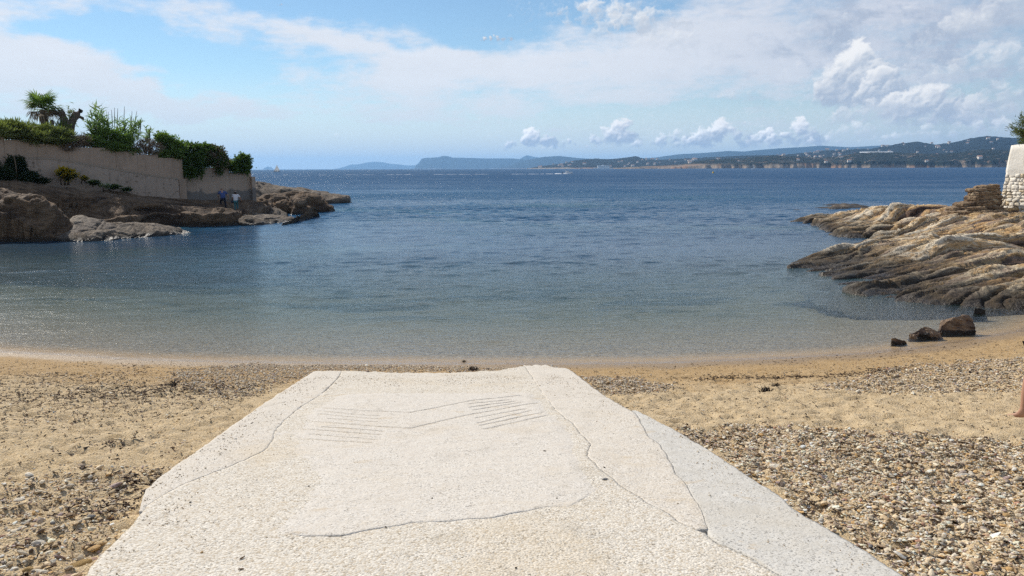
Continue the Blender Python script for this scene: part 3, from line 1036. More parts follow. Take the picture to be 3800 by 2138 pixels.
def outcrop(name, ctrl, mat, label, bed, strike, res=0.09, amp=0.16, seed=1, warp=0.8, skirt=2.2, lumps=0.05, freq=1.0, parent=None, ymax=None, cliff=0.0, sigma=0.42, cliff_var=0.6, ring_ok=None, z_lim=None, facet=0.7, facet_run=0.8):
    """rock built as a surface through points read off the photo, then cut into ledges along its bedding"""
    pts = []
    water = []
    for c in ctrl:
        if c[0] == 'w':
            pts.append(Vector(c[1:]))
        elif c[0] == 'wall':
            pts.append(wall_at(*c[1:]))
        elif len(c) == 2:
            p = at_z(*c)
            pts.append(p)
            water.append(p)
        else:
            pts.append(at_y(*c))
    P = np.array([p[:] for p in pts])
    cen = P[:, :2].mean(0)
    ring = []
    for k in range(20):
        a = k * math.pi / 10
        u = np.array([math.cos(a), math.sin(a)])
        ext = ((P[:, :2] - cen) @ u).max()
        ring.append((*(cen + u * (ext + skirt)), -2.6))
    ring = np.array(ring)
    if ring_ok is not None:
        ring = np.array([r for r in ring if ring_ok(r)])
    A = np.concatenate([P, ring])
    lo, hi = A[:, :2].min(0), A[:, :2].max(0)
    X, Y = np.meshgrid(np.arange(lo[0], hi[0], res), np.arange(lo[1], hi[1], res * 1.15))
    Z = rbf(A[:, :2], A[:, 2], X, Y, 0.35 * min(1.0, (res / 0.08) ** 2 + 0.05), (res * 1.5) ** 2)
    Z = np.minimum(Z, P[:, 2].max() + 0.15)
    Z = blur(Z, int(2 * (sigma / res) ** 2))
    if z_lim is not None:
        Z = np.minimum(Z, z_lim(X, Y))
    if cliff:
        cc_ = (cliff(X, Y) if callable(cliff) else cliff) * (0.8 + cliff_var * fbm(X * 0.35, Y * 0.35, 3, 0.5, seed=seed + 31))
        Z = np.where(Z > -0.12, np.maximum(Z, cc_ * sstep(Z, -0.12, 0.16)), Z)
        Z = blur(Z, 1)
    s0 = bed.x * X + bed.y * Y + bed.z * Z
    t0 = strike.x * X + strike.y * Y + strike.z * Z
    s0 = s0 + warp * (0.32 * fbm(X * 0.16, Y * 0.16, 3, 0.5, seed=seed) + 0.07 * fbm(X * 0.6, Y * 0.6, 4, 0.55, seed=seed + 1))
    dz, tone, wsum = 0.0, 0.0, 0.0
    for T, kt, a in ((1.10, 0.055, 0.26), (0.46, 0.10, 0.40), (0.21, 0.20, 0.36), (0.10, 0.30, 0.22)):
        T = max(T / freq, 3.2 * res)
        v = s0 / T + 0.35 * perlin(t0 * kt * 0.7 * freq, s0 * 0.0 + 2.5, seed + int(T * 100))
        i = np.floor(v)
        f = v - i

        def layer(i):
            return perlin(t0 * kt * freq + i * 7.313, i * 0.618 + 0.37, seed + 51)
        h = layer(i - 1) * (1 - sstep(f, 0.0, 0.12)) + layer(i) * sstep(f, 0.0, 0.12)
        # each bed is thickest at its lip and dips back behind it
        notch = np.exp(-((f - 0.06) / 0.10) ** 2) * np.clip(0.35 + 1.6 * perlin(t0 * kt * 3.0 + i * 3.1, s0 * 0.4, seed + 77), 0, 1)
        dz = dz + a * (h * 1.25 - 0.35 * (f - 0.5) - 0.75 * notch)
        tone = tone + a * h
        wsum += a
    tone = np.clip(0.5 + tone / wsum * 0.95, 0, 1)
    for ku, kv, a in ((0.42, 1.15, 0.42), (1.05, 2.9, 0.20)):
        uu = t0 * ku * freq * facet_run + 0.25 * fbm(X * 0.8, Y * 0.8, 3, 0.5, seed=seed + 61)
        vv = s0 * kv * freq + 0.25 * fbm(X * 0.8 + 9, Y * 0.8, 3, 0.5, seed=seed + 63)
        fh, fj = facets(uu, vv, seed + int(ku * 10))
        dz = dz + facet * a * (fh * 1.3 - 0.55 * np.exp(-(fj / 0.09) ** 2))
        tone = np.clip(tone + 0.16 * fh, 0, 1)
    dz = dz * (0.6 + 0.9 * np.clip(fbm(X * 0.3, Y * 0.3, 3, 0.5, seed=seed + 7) + 0.45, 0, 1.1))
    up = sstep(Z, -0.35, 0.35)
    gy_, gx_ = np.gradient(blur(Z, 6), res * 1.15, res)
    gx_, gy_ = np.clip(gx_, -2.5, 2.5), np.clip(gy_, -2.5, 2.5)
    ln_ = np.sqrt(1 + gx_ * gx_ + gy_ * gy_)
    off = amp * 2.6 * dz / freq ** 0.5 * (0.3 + 0.7 * up) + lumps * fbm(X * 0.9, Y * 0.9, 5, 0.55, seed=seed + 9) * up
    XD, YD = X - gx_ / ln_ * off, Y - gy_ / ln_ * off
    Z = Z + off / ln_
    keep = Z > -0.5
    if ymax is not None:
        keep &= Y < ymax(X)
    F = grid_faces(*X.shape)
    kf = keep.ravel()[F].any(1)
    F = F[kf]
    used, inv = np.unique(F.ravel(), return_inverse=True)
    V = np.stack([XD, YD, Z], -1).reshape(-1, 3)[used]
    F = inv.reshape(-1, 4)
    o = mesh_obj(name, V, F, mat, parent, attrs={'tone': tone.ravel()[used]})
    if label:
        tag(o, label, 'rock')
    ROCKS.append((X, Y, Z))
    return o


def rock_height(x, y):
    """highest rock top at a spot, for things that stand on the rocks"""
    best = -9.0
    for X, Y, Z in ROCKS:
        dx_, dy_ = X[0, 1] - X[0, 0], Y[1, 0] - Y[0, 0]
        i = (x - X[0, 0]) / dx_
        j = (y - Y[0, 0]) / dy_
        if 0 <= i < X.shape[1] - 1 and 0 <= j < X.shape[0] - 1:
            best = max(best, float(Z[int(round(j)), int(round(i))]))
    return best


# right shore
outcrop('rock_slab', [(2929, 997), (3069, 1009), (3117, 1033), (3168, 1048), (3176, 1091), (3286, 1113), (3383, 1128), (3576, 1140), (3800, 1152), (4100, 1172),
                      (2960, 972, 31.5), (3000, 962, 32.5), (3055, 958, 33.5), (3103, 928, 35.0), (3209, 921, 37.0), (3245, 896, 40.5), (3238, 889),
                      (3120, 995, 31.0), (3180, 1056, 24.6), (3225, 1010, 28.0), (3310, 1080, 24.0), (3383, 1082, 23.6), (3576, 1066, 22.9), (3800, 1066, 22.3), (4100, 1060, 22.0),
                      (3300, 985, 29.5), (3420, 960, 30.0), (3576, 960, 28.5), (3800, 935, 28.5), (3400, 880, 36.0), (3576, 860, 36.5), (3800, 850, 35.0), (4050, 835, 33.5),
                      (3330, 845, 42.5), (3480, 812, 42.0), (3600, 800, 42.0), (3700, 768, 45.0), (3800, 772, 44.5), (4000, 745, 44.0), (3700, 762, 50.0), (3900, 752, 52.0)],
        m_rock_r, 'broad sunlit slab of banded cream and ochre rock below the white wall', BED_R, STRIKE_R, res=0.06, amp=0.22, seed=301, freq=1.4, facet=0.38, facet_run=0.32, cliff=lambda X, Y: np.interp(X, [11.0, 12.5, 14.5, 17.0], [0.10, 0.16, 0.34, 0.45]))
outcrop('rock_ledge', [(3074, 867), (3151, 884), (3250, 886), (3090, 842, 48.0), (3122, 822, 50.5), (3209, 789, 54.0), (3296, 788, 54.5), (3431, 786, 52.5), (3480, 776, 52.0), (3552, 767, 50.0),
                       (3200, 842, 48.2), (3320, 822, 48.0), (3420, 806, 47.5), (3180, 868, 46.6), (3300, 852, 46.0), (3640, 770, 48.0), ('w', 19.5, 58.5, -0.4), ('w', 26.0, 58.5, -0.2), ('w', 31.0, 57.0, 0.3)],
        m_rock_r, 'low dark-edged rock ledge pointing seaward behind the sunlit slab', BED_R, STRIKE_R, res=0.08, amp=0.22, seed=311, freq=1.3, facet=0.42, facet_run=0.35, cliff=0.38)
outcrop('rock_shoal', [(2945, 781), (3060, 776), (3150, 776), (3238, 771), (3000, 774, 75.0), (3080, 768, 76.0), (3160, 767, 77.0), (3210, 768, 79.0), (3060, 770, 78.0), ('w', 30, 82, -0.6), ('w', 36, 84, -0.5)],
        m_rock_l, 'low flat shoal of rock awash offshore of the right point', BED_L, STRIKE_L, res=0.12, amp=0.10, seed=331, skirt=2.5, lumps=0.10)

# left shore
# height of the ground along the foot of the garden wall
FOOT = [wall_at(px, py, 1.2) for px, py in ((-400, 645), (0, 664), (100, 682), (207, 700), (276, 704), (380, 712), (469, 722), (600, 733), (700, 742), (850, 745), (945, 745), (1100, 790))]
FOOT_T = np.array([(Vector((p.x, p.y)) - WA).dot(WDIR) for p in FOOT])
FOOT_Z = np.array([p.z for p in FOOT])


def below_foot(X, Y):
    t = (X - WA.x) * WDIR.x + (Y - WA.y) * WDIR.y
    d = (X - WA.x) * WN.x + (Y - WA.y) * WN.y
    return np.interp(t, FOOT_T, FOOT_Z) - 0.10 * np.clip(d - 1.5, 0, 9) - 1.2 * np.clip(-d - 0.2, 0, 2)


outcrop('rock_bank', [(600, 842), (755, 842), (856, 838), (600, 800, 54.5), (700, 795, 54.9), (800, 796, 55.4), (860, 800, 56.2), (500, 805, 53.4), (400, 805, 52.4), (300, 805, 51.6), (200, 800, 50.8),
                      (640, 752, 55.8), (540, 745, 54.6), (440, 742, 53.6), (380, 745, 52.8), (320, 745, 52.2), (230, 745, 51.4), (150, 722, 51.2), (60, 716, 50.7), (690, 765, 55.7), (610, 775, 55.0), (500, 770, 53.8),
                      (760, 755, 57.6), ('wall', 700, 728, 1.2), ('wall', 600, 722, 1.8), ('wall', 469, 716, 1.8), ('wall', 380, 710, 1.8), ('wall', 276, 704, 1.8), ('wall', 207, 700, 1.6), ('wall', 100, 676, 1.4), ('wall', 0, 660, 1.0), ('wall', -300, 640, 1.0),
                      ('wall', 760, 733, 1.0), ('wall', 850, 731, 0.8), ('wall', 945, 727, 0.6), (860, 778, 61.4),
                      ('wall', 945, 722, -2.0), ('wall', 760, 722, -2.0), ('wall', 469, 700, -2.0), ('wall', 250, 700, -2.0), ('wall', 100, 665, -2.0), ('wall', -300, 640, -2.0), ('w', -29.5, 48.5, 0.1), ('w', -27.0, 50.0, 0.0), ('w', -25.0, 51.8, -0.1)],
        m_rock_d, 'dark shaded rock bank below the stepped garden wall', BED_L, STRIKE_L, res=0.075, amp=0.15, seed=341, cliff=1.05, freq=1.5, ring_ok=lambda r: (Vector((r[0], r[1])) - WA).dot(WN) > 1.5, z_lim=below_foot, ymax=lambda X: WA.y + (X - WA.x) * WDIR.y / WDIR.x + 2.0)
outcrop('rock_dome', [(-500, 905), (-200, 898), (0, 898), (90, 898), (170, 896), (255, 880), (0, 800, 42.9), (90, 800, 43.0), (170, 815, 43.2), (0, 735, 43.3), (97, 745, 43.4), (160, 770, 43.6), (225, 825, 43.9), (-250, 735, 43.5),
                      (-500, 725, 44), (-300, 690, 45.8), (0, 690, 45.0), (97, 709, 44.9), (166, 730, 45.0), (210, 763, 45.0), (270, 810, 45.2), (275, 850, 44.4), (0, 706, 43.8), (97, 722, 43.9), (180, 765, 44.0),
                      ('w', -33.0, 47.6, 2.5), ('w', -30.2, 47.4, 1.3), ('w', -28.4, 47.2, 0.0), ('w', -40.0, 48.0, 2.9)],
        m_rock_d, 'rounded dark brown rock at the left edge with a sunlit crest', BED_L, STRIKE_L, res=0.06, amp=0.13, seed=351, skirt=1.0, cliff=lambda X, Y: np.interp(X, [-30, -28, -26.7, -25.5], [2.3, 2.0, 1.1, 0.3]), freq=1.6, cliff_var=0.15, sigma=0.4, lumps=0.05)
outcrop('rock_tongue', [(179, 894), (265, 898), (345, 898), (483, 887), (580, 878), (700, 869), (724, 864), (276, 811, 46.6), (331, 820, 46.9), (430, 825, 47.2), (524, 825, 47.6), (621, 846, 47.9), (690, 861, 48.2),
                        (270, 850, 44.6), (345, 855, 44.8), (430, 858, 45.4), (524, 858, 46.0), (200, 868, 43.8), (240, 836, 45.0), ('w', -24.5, 49.0, 0.1), ('w', -21.5, 49.6, -0.1)],
        m_rock_l, 'low pale rock tongue reaching into the water by the dark dome', BED_L, STRIKE_L, res=0.06, amp=0.20, seed=361, skirt=1.3, freq=2.0, cliff=0.25)
outcrop('rock_shelf', [(858, 838), (945, 838), (1066, 826), (1112, 823), (859, 800, 58.6), (945, 800, 59.5), (1000, 803, 60.0), (1060, 812, 60.2), (859, 780, 63.0), (900, 781, 63.2), (945, 783, 64.0), (1010, 792, 63.8),
                       (860, 818, 57.6), (950, 820, 58.2), ('w', -21.5, 66.0, 0.7), ('w', -19.5, 66.0, 0.2)],
        m_rock_l, 'flat layered rock shelf at the feet of the two walkers', BED_L, STRIKE_L, res=0.075, amp=0.18, seed=371, skirt=1.3, freq=2.0, lumps=0.06, cliff=0.28)
outcrop('rock_hump', [(1083, 797), (1131, 793), (1178, 789), (897, 733, 71.0), (945, 730, 71.2), (1007, 731, 71.5), (1066, 753, 71.0), (1110, 764, 70.6), (1128, 779, 70.2), (1000, 775, 68.0), (1060, 784, 68.0), (940, 770, 67.4), (1000, 745, 69.0), (940, 745, 68.6), (1060, 765, 69.0),
                      ('w', -20.0, 75.5, 0.9), ('w', -17.5, 74.5, 0.1), ('w', -23.5, 74.0, 1.3)],
        m_rock_d, 'steep dark rock hump just past the end of the garden wall', BED_L, STRIKE_L, res=0.085, amp=0.22, seed=381, skirt=1.5, freq=1.6, cliff=0.75)
outcrop('rock_point', [(1048, 757), (1186, 759), (1303, 753), (945, 676, 97.0), (979, 684, 96.5), (1014, 706, 96.0), (1048, 710, 95.5), (1117, 713, 95.0), (1214, 724, 94.5), (1255, 740, 94.0), (1290, 746, 93.0),
                       (1050, 735, 88.5), (1150, 738, 88.4), (1220, 743, 89.0), (1048, 718, 90.5), (1150, 721, 90.5), (945, 700, 92.0), ('w', -33.0, 100.0, 1.9), ('w', -27.0, 101.5, 1.0), ('w', -21.0, 99.0, 0.2), ('w', -36, 95, 2.1)],
        m_rock_l, 'farthest rocky point on the left, tapering into the open sea', BED_L, STRIKE_L, res=0.11, amp=0.17, seed=391, skirt=2.2, freq=1.3, cliff=0.6)
outcrop('rock_skerry', [(1140, 770), (1200, 770), (1232, 768), (1165, 766, 81.5), (1200, 765, 82.0), ('w', -20.0, 85.0, -0.5)],
        m_rock_d, 'tiny dark skerry just breaking the surface near the left point', BED_L, STRIKE_L, res=0.10, amp=0.08, seed=395, skirt=1.0, lumps=0.05)

# loose boulders in the shallows at the right: angular blocks, not heaps
def boulder(label, px, py, pts, mat, seed, rough=0.02, scale=1.0, loc=None, name='boulder', foot=-0.3):
    """pts: corner points in metres about the middle of the foot (x right, y away, z up)"""
    g = at_z(px, py, 0.0) if loc is None else Vector(loc)
    bm_ = bmesh.new()
    for p in pts:
        bm_.verts.new((p[0], p[1], p[2] if p[2] > 0 else foot))
    bmesh.ops.convex_hull(bm_, input=bm_.verts[:])
    bmesh.ops.triangulate(bm_, faces=bm_.faces[:])
    for _ in range(5):
        bmesh.ops.subdivide_edges(bm_, edges=[e for e in bm_.edges if e.calc_length() > 0.035 * scale], cuts=1, use_grid_fill=True)
        bmesh.ops.triangulate(bm_, faces=[f for f in bm_.faces if len(f.verts) > 3])
    bm_.normal_update()
    co = np.array([v.co[:] for v in bm_.verts])
    nr = np.array([v.normal[:] for v in bm_.verts])
    s_ = co @ np.array((0.35, -0.15, 0.92))
    t_ = co @ np.array((0.92, 0.2, -0.35))
    d = 0
    for T, a_ in ((0.16 * scale, 1.0), (0.07 * scale, 0.6), (0.03 * scale, 0.3)):
        v = s_ / T + 0.5 * perlin(t_ * 3 / scale, co[:, 1] * 3 / scale, seed)
        i = np.floor(v)
        d = d + a_ * perlin(t_ * 2.2 / scale + i * 7.3, i * 0.6 + co[:, 1] * 2 / scale + 0.4, seed + 5)
    d = d + 1.2 * fbm((co[:, 0] * 6 + co[:, 2] * 3) / scale, (co[:, 1] * 6 + co[:, 2] * 5) / scale, 4, 0.55, seed=seed)
    co = co + nr * (d * rough)[:, None]
    for v, c_ in zip(bm_.verts, co):
        v.co = c_
    me = bpy.data.meshes.new(name)
    bm_.to_mesh(me)
    bm_.free()
    at = me.attributes.new('tone', 'FLOAT', 'POINT')
    at.data.foreach_set('value', np.clip(0.5 + d * 0.35, 0, 1).astype(np.float32))
    me.materials.append(mat)
    o = bpy.data.objects.new(name, me)
    COL.objects.link(o)
    o.location = (g.x, g.y, g.z - 0.01)
    return tag(o, label, 'rock') if label else o


boulder('biggest reddish brown boulder in the shallows at the right', 3540, 1234,
        [(-0.52, -0.05, 0.0), (-0.30, -0.26, 0.0), (0.40, -0.22, 0.0), (0.50, 0.10, 0.0), (-0.1, 0.35, 0.0), (0.40, 0.3, 0.0), (-0.36, -0.05, 0.18), (-0.08, -0.08, 0.38), (0.20, 0.0, 0.44), (0.36, 0.05, 0.42), (0.48, -0.02, 0.24), (0.44, -0.16, 0.16), (-0.2, 0.2, 0.25), (0.26, 0.22, 0.38)], m_rock_b, 401, 0.030)
boulder('flat ridged brown rock just left of the biggest boulder', 3432, 1252,
        [(-0.44, 0, 0), (-0.30, -0.18, 0), (0.36, -0.14, 0), (0.46, 0.05, 0), (0.0, 0.22, 0), (-0.38, -0.05, 0.12), (-0.10, 0.0, 0.24), (0.05, 0.02, 0.25), (0.38, 0.0, 0.13), (-0.25, -0.14, 0.10), (0.25, -0.10, 0.12)], m_rock_b, 411, 0.035)
boulder('small wedge of brown rock at the edge of the wet sand', 3345, 1276,
        [(-0.25, 0, 0), (-0.22, -0.09, 0), (0.26, -0.06, 0), (0.30, 0.02, 0), (0.0, 0.12, 0), (-0.24, -0.03, 0.13), (-0.16, -0.02, 0.15), (0.08, 0.0, 0.09), (-0.2, 0.06, 0.12)], m_rock_b, 421, 0.018)
boulder('small grey rock in the still pool behind the biggest boulder', 3630, 1166,
        [(-0.26, 0, 0), (-0.1, -0.15, 0), (0.24, -0.1, 0), (0.28, 0.05, 0), (0.0, 0.18, 0), (-0.12, -0.02, 0.20), (0.02, 0.0, 0.18), (0.18, 0.0, 0.10)], m_rock_l, 431, 0.030)
crag_mat = rock_mat('crag_rock', Vector((0.1, -0.15, 0.98)).normalized(), STRIKE_R, [(0.0, (0.09, 0.058, 0.038)), (0.35, (0.24, 0.16, 0.095)), (0.6, (0.38, 0.265, 0.155)), (0.8, (0.22, 0.15, 0.10)), (1.0, (0.46, 0.36, 0.23))], 0.1)
cg = at_y(3640, 803, 44.2)
crag = empty('rock_crag', cg)
tag(crag, 'brown stepped crag of stacked rock ledges beside the white wall', 'rock')


def ledge_block(x0, x1, y0, y1, z0, z1, seed):
    rg = random.Random(seed)
    n = 9
    ring = []
    for q in range(n):
        a_ = 2 * math.pi * (q + rg.uniform(-0.25, 0.25)) / n
        ring.append((math.cos(a_), math.sin(a_)))
    pts = []
    for z_, k_ in ((z0, 0.94), (z0 + (z1 - z0) * 0.35, 1.0), (z1 - 0.04, 0.97), (z1, 0.88)):
        for cx_, cy_ in ring:
            ex = 1.0 / max(abs(cx_), abs(cy_)) ** 0.75
            pts.append(((x0 + x1) / 2 + cx_ * ex * (x1 - x0) / 2 * k_, (y0 + y1) / 2 + cy_ * ex * (y1 - y0) / 2 * k_, z_ + 0.10 * cx_ * 0.6))
    o = boulder(None, 0, 0, [(p[0], p[1], p[2]) if p[2] > 0 else (p[0], p[1], 0.001) for p in pts], crag_mat, int(seed * 10), 0.035, 1.6, (0, 0, 0.01), 'ledge', -0.1)
    o.parent = crag
    return o


for q, (x0, x1, y0, y1, z0, z1) in enumerate(((-1.95, 1.30, -0.75, 1.3, -0.5, 0.36), (-1.60, 1.35, -0.45, 1.3, 0.34, 0.58), (-1.30, 0.2, -0.10, 1.2, 0.56, 0.80), (-0.72, 1.30, -0.25, 1.3, 0.58, 0.92),
                                           (-0.62, 1.34, -0.02, 1.3, 0.90, 1.18), (-0.40, 1.28, 0.05, 1.3, 1.16, 1.42), (-0.50, 1.32, 0.16, 1.3, 1.40, 1.60), (-0.12, 1.25, 0.22, 1.2, 1.58, 1.76))):
    ledge_block(x0, x1, y0, y1, z0, z1, 45 + q)


# ------------------------------------------------------------------ far shores
def hill_mat(name, forest, cliff, cliff_lo, cliff_hi, scale, dark=0.55, bare=0.0):
    """maquis and pine with bare rock: rock where it is steep and near the water"""
    m, k, out = new_mat(name)
    geo = k.n('ShaderNodeNewGeometry')
    pos = geo.outputs['Position']
    z = k.sep(pos)[2]
    n1 = k.noise(pos, scale, 6, 0.65)
    n2 = k.noise(pos, scale * 5, 5, 0.65)
    f = k.mix(k.lin(n2, 0.35, 0.65), tuple(v * dark for v in forest), tuple(v * 1.35 for v in forest))
    rockn = k.mix(k.lin(k.noise(k.vm('MULTIPLY', pos, (1, 1, 0.4)), scale * 8, 5, 0.65), 0.32, 0.68), tuple(v * 0.45 for v in cliff), tuple(min(1, v * 1.25) for v in cliff))
    rockn = k.mix(k.ss(k.noise(pos, scale * 1.2, 3, 0.5), 0.50, 0.62, 0.0, 0.6), rockn, (cliff[0] * 1.1, cliff[1] * 0.72, cliff[2] * 0.5))
    h = k.m('ADD', z, k.m('MULTIPLY', k.m('SUBTRACT', k.noise(pos, scale * 0.4, 5, 0.6), 0.5), cliff_hi * 2.6))
    mask = k.ss(h, cliff_hi, cliff_lo)
    if bare:
        mask = k.m('MAXIMUM', mask, k.m('MULTIPLY', k.ss(k.m('ADD', k.m('MULTIPLY', n2, 0.55), k.m('MULTIPLY', n1, 0.45)), 0.55, 0.60), bare))
    principled(k, out, k.mix(mask, f, rockn), 0.95, None, 0.05)
    return m


def ridge(name, dist, depth, prof, mat, label, rough=0.12, seed=1, nx=260, ny=22, front=0.35, base_py=None, cliff=0.0, lump=0.0, kind='structure'):
    """a range of hills whose skyline follows the photograph; stands at a real distance"""
    pa = np.array([pix_ang(*p) for p in prof])
    a = np.linspace(pa[0, 0], pa[-1, 0], nx)
    # skyline height at the distance of the ridge line
    hz = np.interp(a, pa[:, 0], np.tan(pa[:, 1])) * (dist + depth * front) + CAM_H
    hz = np.maximum(hz, 0.5)
    v = np.linspace(0, 1, ny)
    A, Vv = np.meshgrid(a, v)
    Hs = np.tile(hz, (ny, 1))
    D = dist + depth * Vv
    coast = depth * 0.10 * fbm(A * 40, A * 0 + 1.0, 4, 0.5, seed=seed + 5)
    D = D + coast * (1 - Vv)
    up = np.where(Vv < front, cliff + (1 - cliff) * (Vv / front) ** 0.85, 1 - 0.75 * sstep(Vv, front, 1.0))
    up = np.where(Vv <= 1e-6, -0.02, up)
    X, Y = np.sin(A) * D, np.cos(A) * D
    # valleys and spurs, fading at the skyline so that its outline stays
    n = fbm(X / (depth * 0.45), Y / (depth * 0.45), 5, 0.55, seed=seed)
    Z = Hs * np.clip(up + rough * n * np.sin(np.clip(Vv / front, 0, 1) * math.pi), -0.02, 1.3)
    if lump:
        Z = Z + lump * np.abs(fbm(X / (lump * 4), Y / (lump * 4), 3, 0.6, seed=seed + 9)) * (Vv > 0.02)
    Z[0] = -3.0
    Z[-1] = -3.0
    o = mesh_obj(name, np.stack([X, Y, Z], -1), grid_faces(ny, nx), mat)
    tag(o, label, None, None, kind)
    return o


m_forest = hill_mat('pine_slopes', (0.015, 0.020, 0.013), (0.30, 0.235, 0.175), 4.0, 20.0, 0.011, 0.4, 0.7)
m_mid = hill_mat('wooded_hills', (0.014, 0.019, 0.020), (0.34, 0.28, 0.21), 2.0, 9.0, 0.006, 0.5, 0.0)
m_far = hill_mat('far_hills', (0.018, 0.026, 0.028), (0.34, 0.28, 0.22), 1.0, 6.0, 0.003, 0.7, 0.0)

# skyline points (photo pixels), nearest range first
ridge('headland_hills', 3300, 900, [(2275, 627), (2330, 622), (2430, 617), (2520, 612), (2580, 600), (2640, 592), (2760, 588), (2860, 578), (2960, 580), (3050, 586), (3130, 578), (3180, 568), (3260, 566), (3330, 566), (3420, 572),
                                     (3480, 572), (3560, 566), (3630, 555), (3720, 557), (3860, 556), (4100, 560)],
      m_forest, 'nearest wooded headland with pale ochre sea cliffs on the right', rough=0.35, seed=501, nx=520, ny=46, front=0.55, cliff=0.30, lump=5.0)
ridge('wooded_hills', 4700, 1900, [(2360, 622), (2480, 612), (2580, 604), (2700, 598), (2790, 590), (2880, 580), (2960, 570), (3060, 560), (3140, 556), (3240, 552), (3330, 535), (3400, 526), (3470, 537), (3540, 529), (3600, 514), (3660, 505),
                                  (3710, 509), (3800, 514), (3950, 505), (4100, 520)],
      m_mid, 'tall wooded hills dotted with houses behind the headland', rough=0.30, seed=511, nx=300, ny=34, front=0.6, lump=9.0)
ridge('wooded_hills', 5000, 1700, [(1955, 631), (1980, 622), (2010, 617), (2060, 611), (2100, 606), (2130, 597), (2170, 592), (2215, 589), (2250, 592), (2300, 588), (2360, 580), (2390, 590), (2430, 594), (2520, 590), (2640, 584), (2760, 578), (2900, 575), (3050, 590)],
      m_mid, 'long wooded hills with a small peak and a white shore building', rough=0.22, seed=521, nx=300, ny=26, front=0.55, lump=7.0)
ridge('blue_hills', 12500, 3600, [(1840, 628), (1900, 610), (1930, 598), (2020, 582), (2075, 578), (2140, 586), (2200, 590), (2280, 590), (2360, 588), (2430, 585), (2520, 572), (2620, 567), (2700, 560), (2760, 562), (2840, 554), (2950, 547), (3050, 540), (3150, 546), (3250, 541), (3290, 538), (3350, 545), (3500, 550)],
      m_far, 'hazy blue range behind the wooded hills', rough=0.15, seed=531, nx=280, ny=20)
ridge('cape_plateau', 15500, 3200, [(1530, 631), (1540, 622), (1545, 607), (1548, 614), (1555, 606), (1562, 594), (1568, 588), (1580, 586), (1625, 584), (1646, 578), (1660, 579), (1680, 585), (1740, 586), (1800, 588), (1900, 588), (1940, 592), (1990, 596), (2080, 594), (2150, 604), (2260, 620), (2300, 626)],
      m_far, 'long flat-topped blue cape dropping steeply at its left end', rough=0.15, seed=541, nx=320, ny=20)
ridge('blue_peaks', 20000, 2600, [(1895, 625), (1912, 602), (1930, 588), (1955, 575), (1985, 582), (2010, 585), (2060, 579), (2100, 583), (2140, 590), (2250, 600)],
      m_far, 'pale rounded peaks rising behind the flat-topped cape', rough=0.12, seed=551, nx=140, ny=16)
ridge('far_coast', 24000, 3000, [(1215, 630.5), (1250, 626), (1275, 620), (1300, 611), (1330, 610), (1360, 603), (1385, 600), (1420, 602), (1450, 608), (1480, 610), (1510, 614), (1545, 613), (1556, 600), (1566, 588), (1575, 600), (1600, 604), (1640, 612)],
      m_far, 'faintest pale coast left of the flat-topped cape', rough=0.12, seed=561, nx=160, ny=14)
ridge('far_island', 24000, 1500, [(973, 630.5), (980, 624), (988, 619), (994, 617), (1000, 620), (1006, 619), (1012, 626), (1018, 630.5)],
      m_far, 'tiny pale island on the horizon beside the sailing boat', rough=0.1, seed=571, nx=40, ny=10)

# haze: the air between here and the far shores
bm = bmesh.new()
bmesh.ops.create_cube(bm, size=1.0)
HAZE_TOP = 430.0
for v in bm.verts:
    v.co = Vector((v.co.x * 60000.0, v.co.y * 60000.0, (v.co.z + 0.5) * (HAZE_TOP + 8.0) - 8.0))
me = bpy.data.meshes.new('haze')
bm.to_mesh(me)
bm.free()
m_haze, k, out = new_mat('haze')
vol = k.n('ShaderNodeVolumePrincipled')
vol.inputs['Color'].default_value = (0.36, 0.65, 1.0, 1.0)
vol.inputs['Density'].default_value = 5.2e-5
vol.inputs['Anisotropy'].default_value = 0.2
k.link(vol.outputs[0], out.inputs['Volume'])
me.materials.append(m_haze)
haze = bpy.data.objects.new('haze', me)
COL.objects.link(haze)
tag(haze, 'thin bluish sea haze over the whole bay', None, None, 'stuff')


# ------------------------------------------------------------------ walls
def prism_strip(prof, thick, nrm, z_base):
    """upright wall: prof is a list of (x, y, z_top); returns verts and faces with a level step at each change"""
    V, F = [], []
    for x, y, zt in prof:
        b = len(V)
        V += [(x, y, z_base), (x, y, zt), (x - nrm[0] * thick, y - nrm[1] * thick, zt), (x - nrm[0] * thick, y - nrm[1] * thick, z_base)]
        if b:
            a = b - 4
            for i in range(4):
                j = (i + 1) % 4
                F.append((a + i, b + i, b + j, a + j))
    n = len(V)
    F.append((0, 1, 2, 3))
    F.append((n - 1, n - 2, n - 3, n - 4))
    return V, F


def render_mat(name, base, dark, patch=0.0, rough_amt=0.4):
    m, k, out = new_mat(name)
    pos = world_pos(k)
    n1 = k.noise(pos, 0.55, 5, 0.6)
    n2 = k.noise(pos, 3.0, 6, 0.65)
    n3 = k.noise(k.vm('MULTIPLY', pos, (3.0, 3.0, 0.35)), 1.6, 5, 0.6)
    c = k.mix(k.lin(n1, 0.3, 0.7), base, tuple(v * 0.86 for v in base))
    c = k.mix(k.ss(n3, 0.52, 0.72, 0.0, 0.35), c, dark)
    c = k.mix(k.ss(n2, 0.56, 0.68, 0.0, rough_amt), c, dark)
    if patch:
        z = k.sep(pos)[2]
        low = k.ss(k.m('ADD', z, k.m('MULTIPLY', k.m('SUBTRACT', k.noise(pos, 1.1, 5, 0.6), 0.5), 1.6)), patch + 0.35, patch + 0.2)
        c = k.mix(k.m('MULTIPLY', low, 0.85), c, (0.17, 0.16, 0.15))
    h = k.m('ADD', k.m('MULTIPLY', n2, 0.6), k.m('MULTIPLY', k.noise(pos, 14.0, 4, 0.6), 0.4))
    principled(k, out, c, 0.93, k.bump(h, 0.5, 0.03), 0.15)
    return m


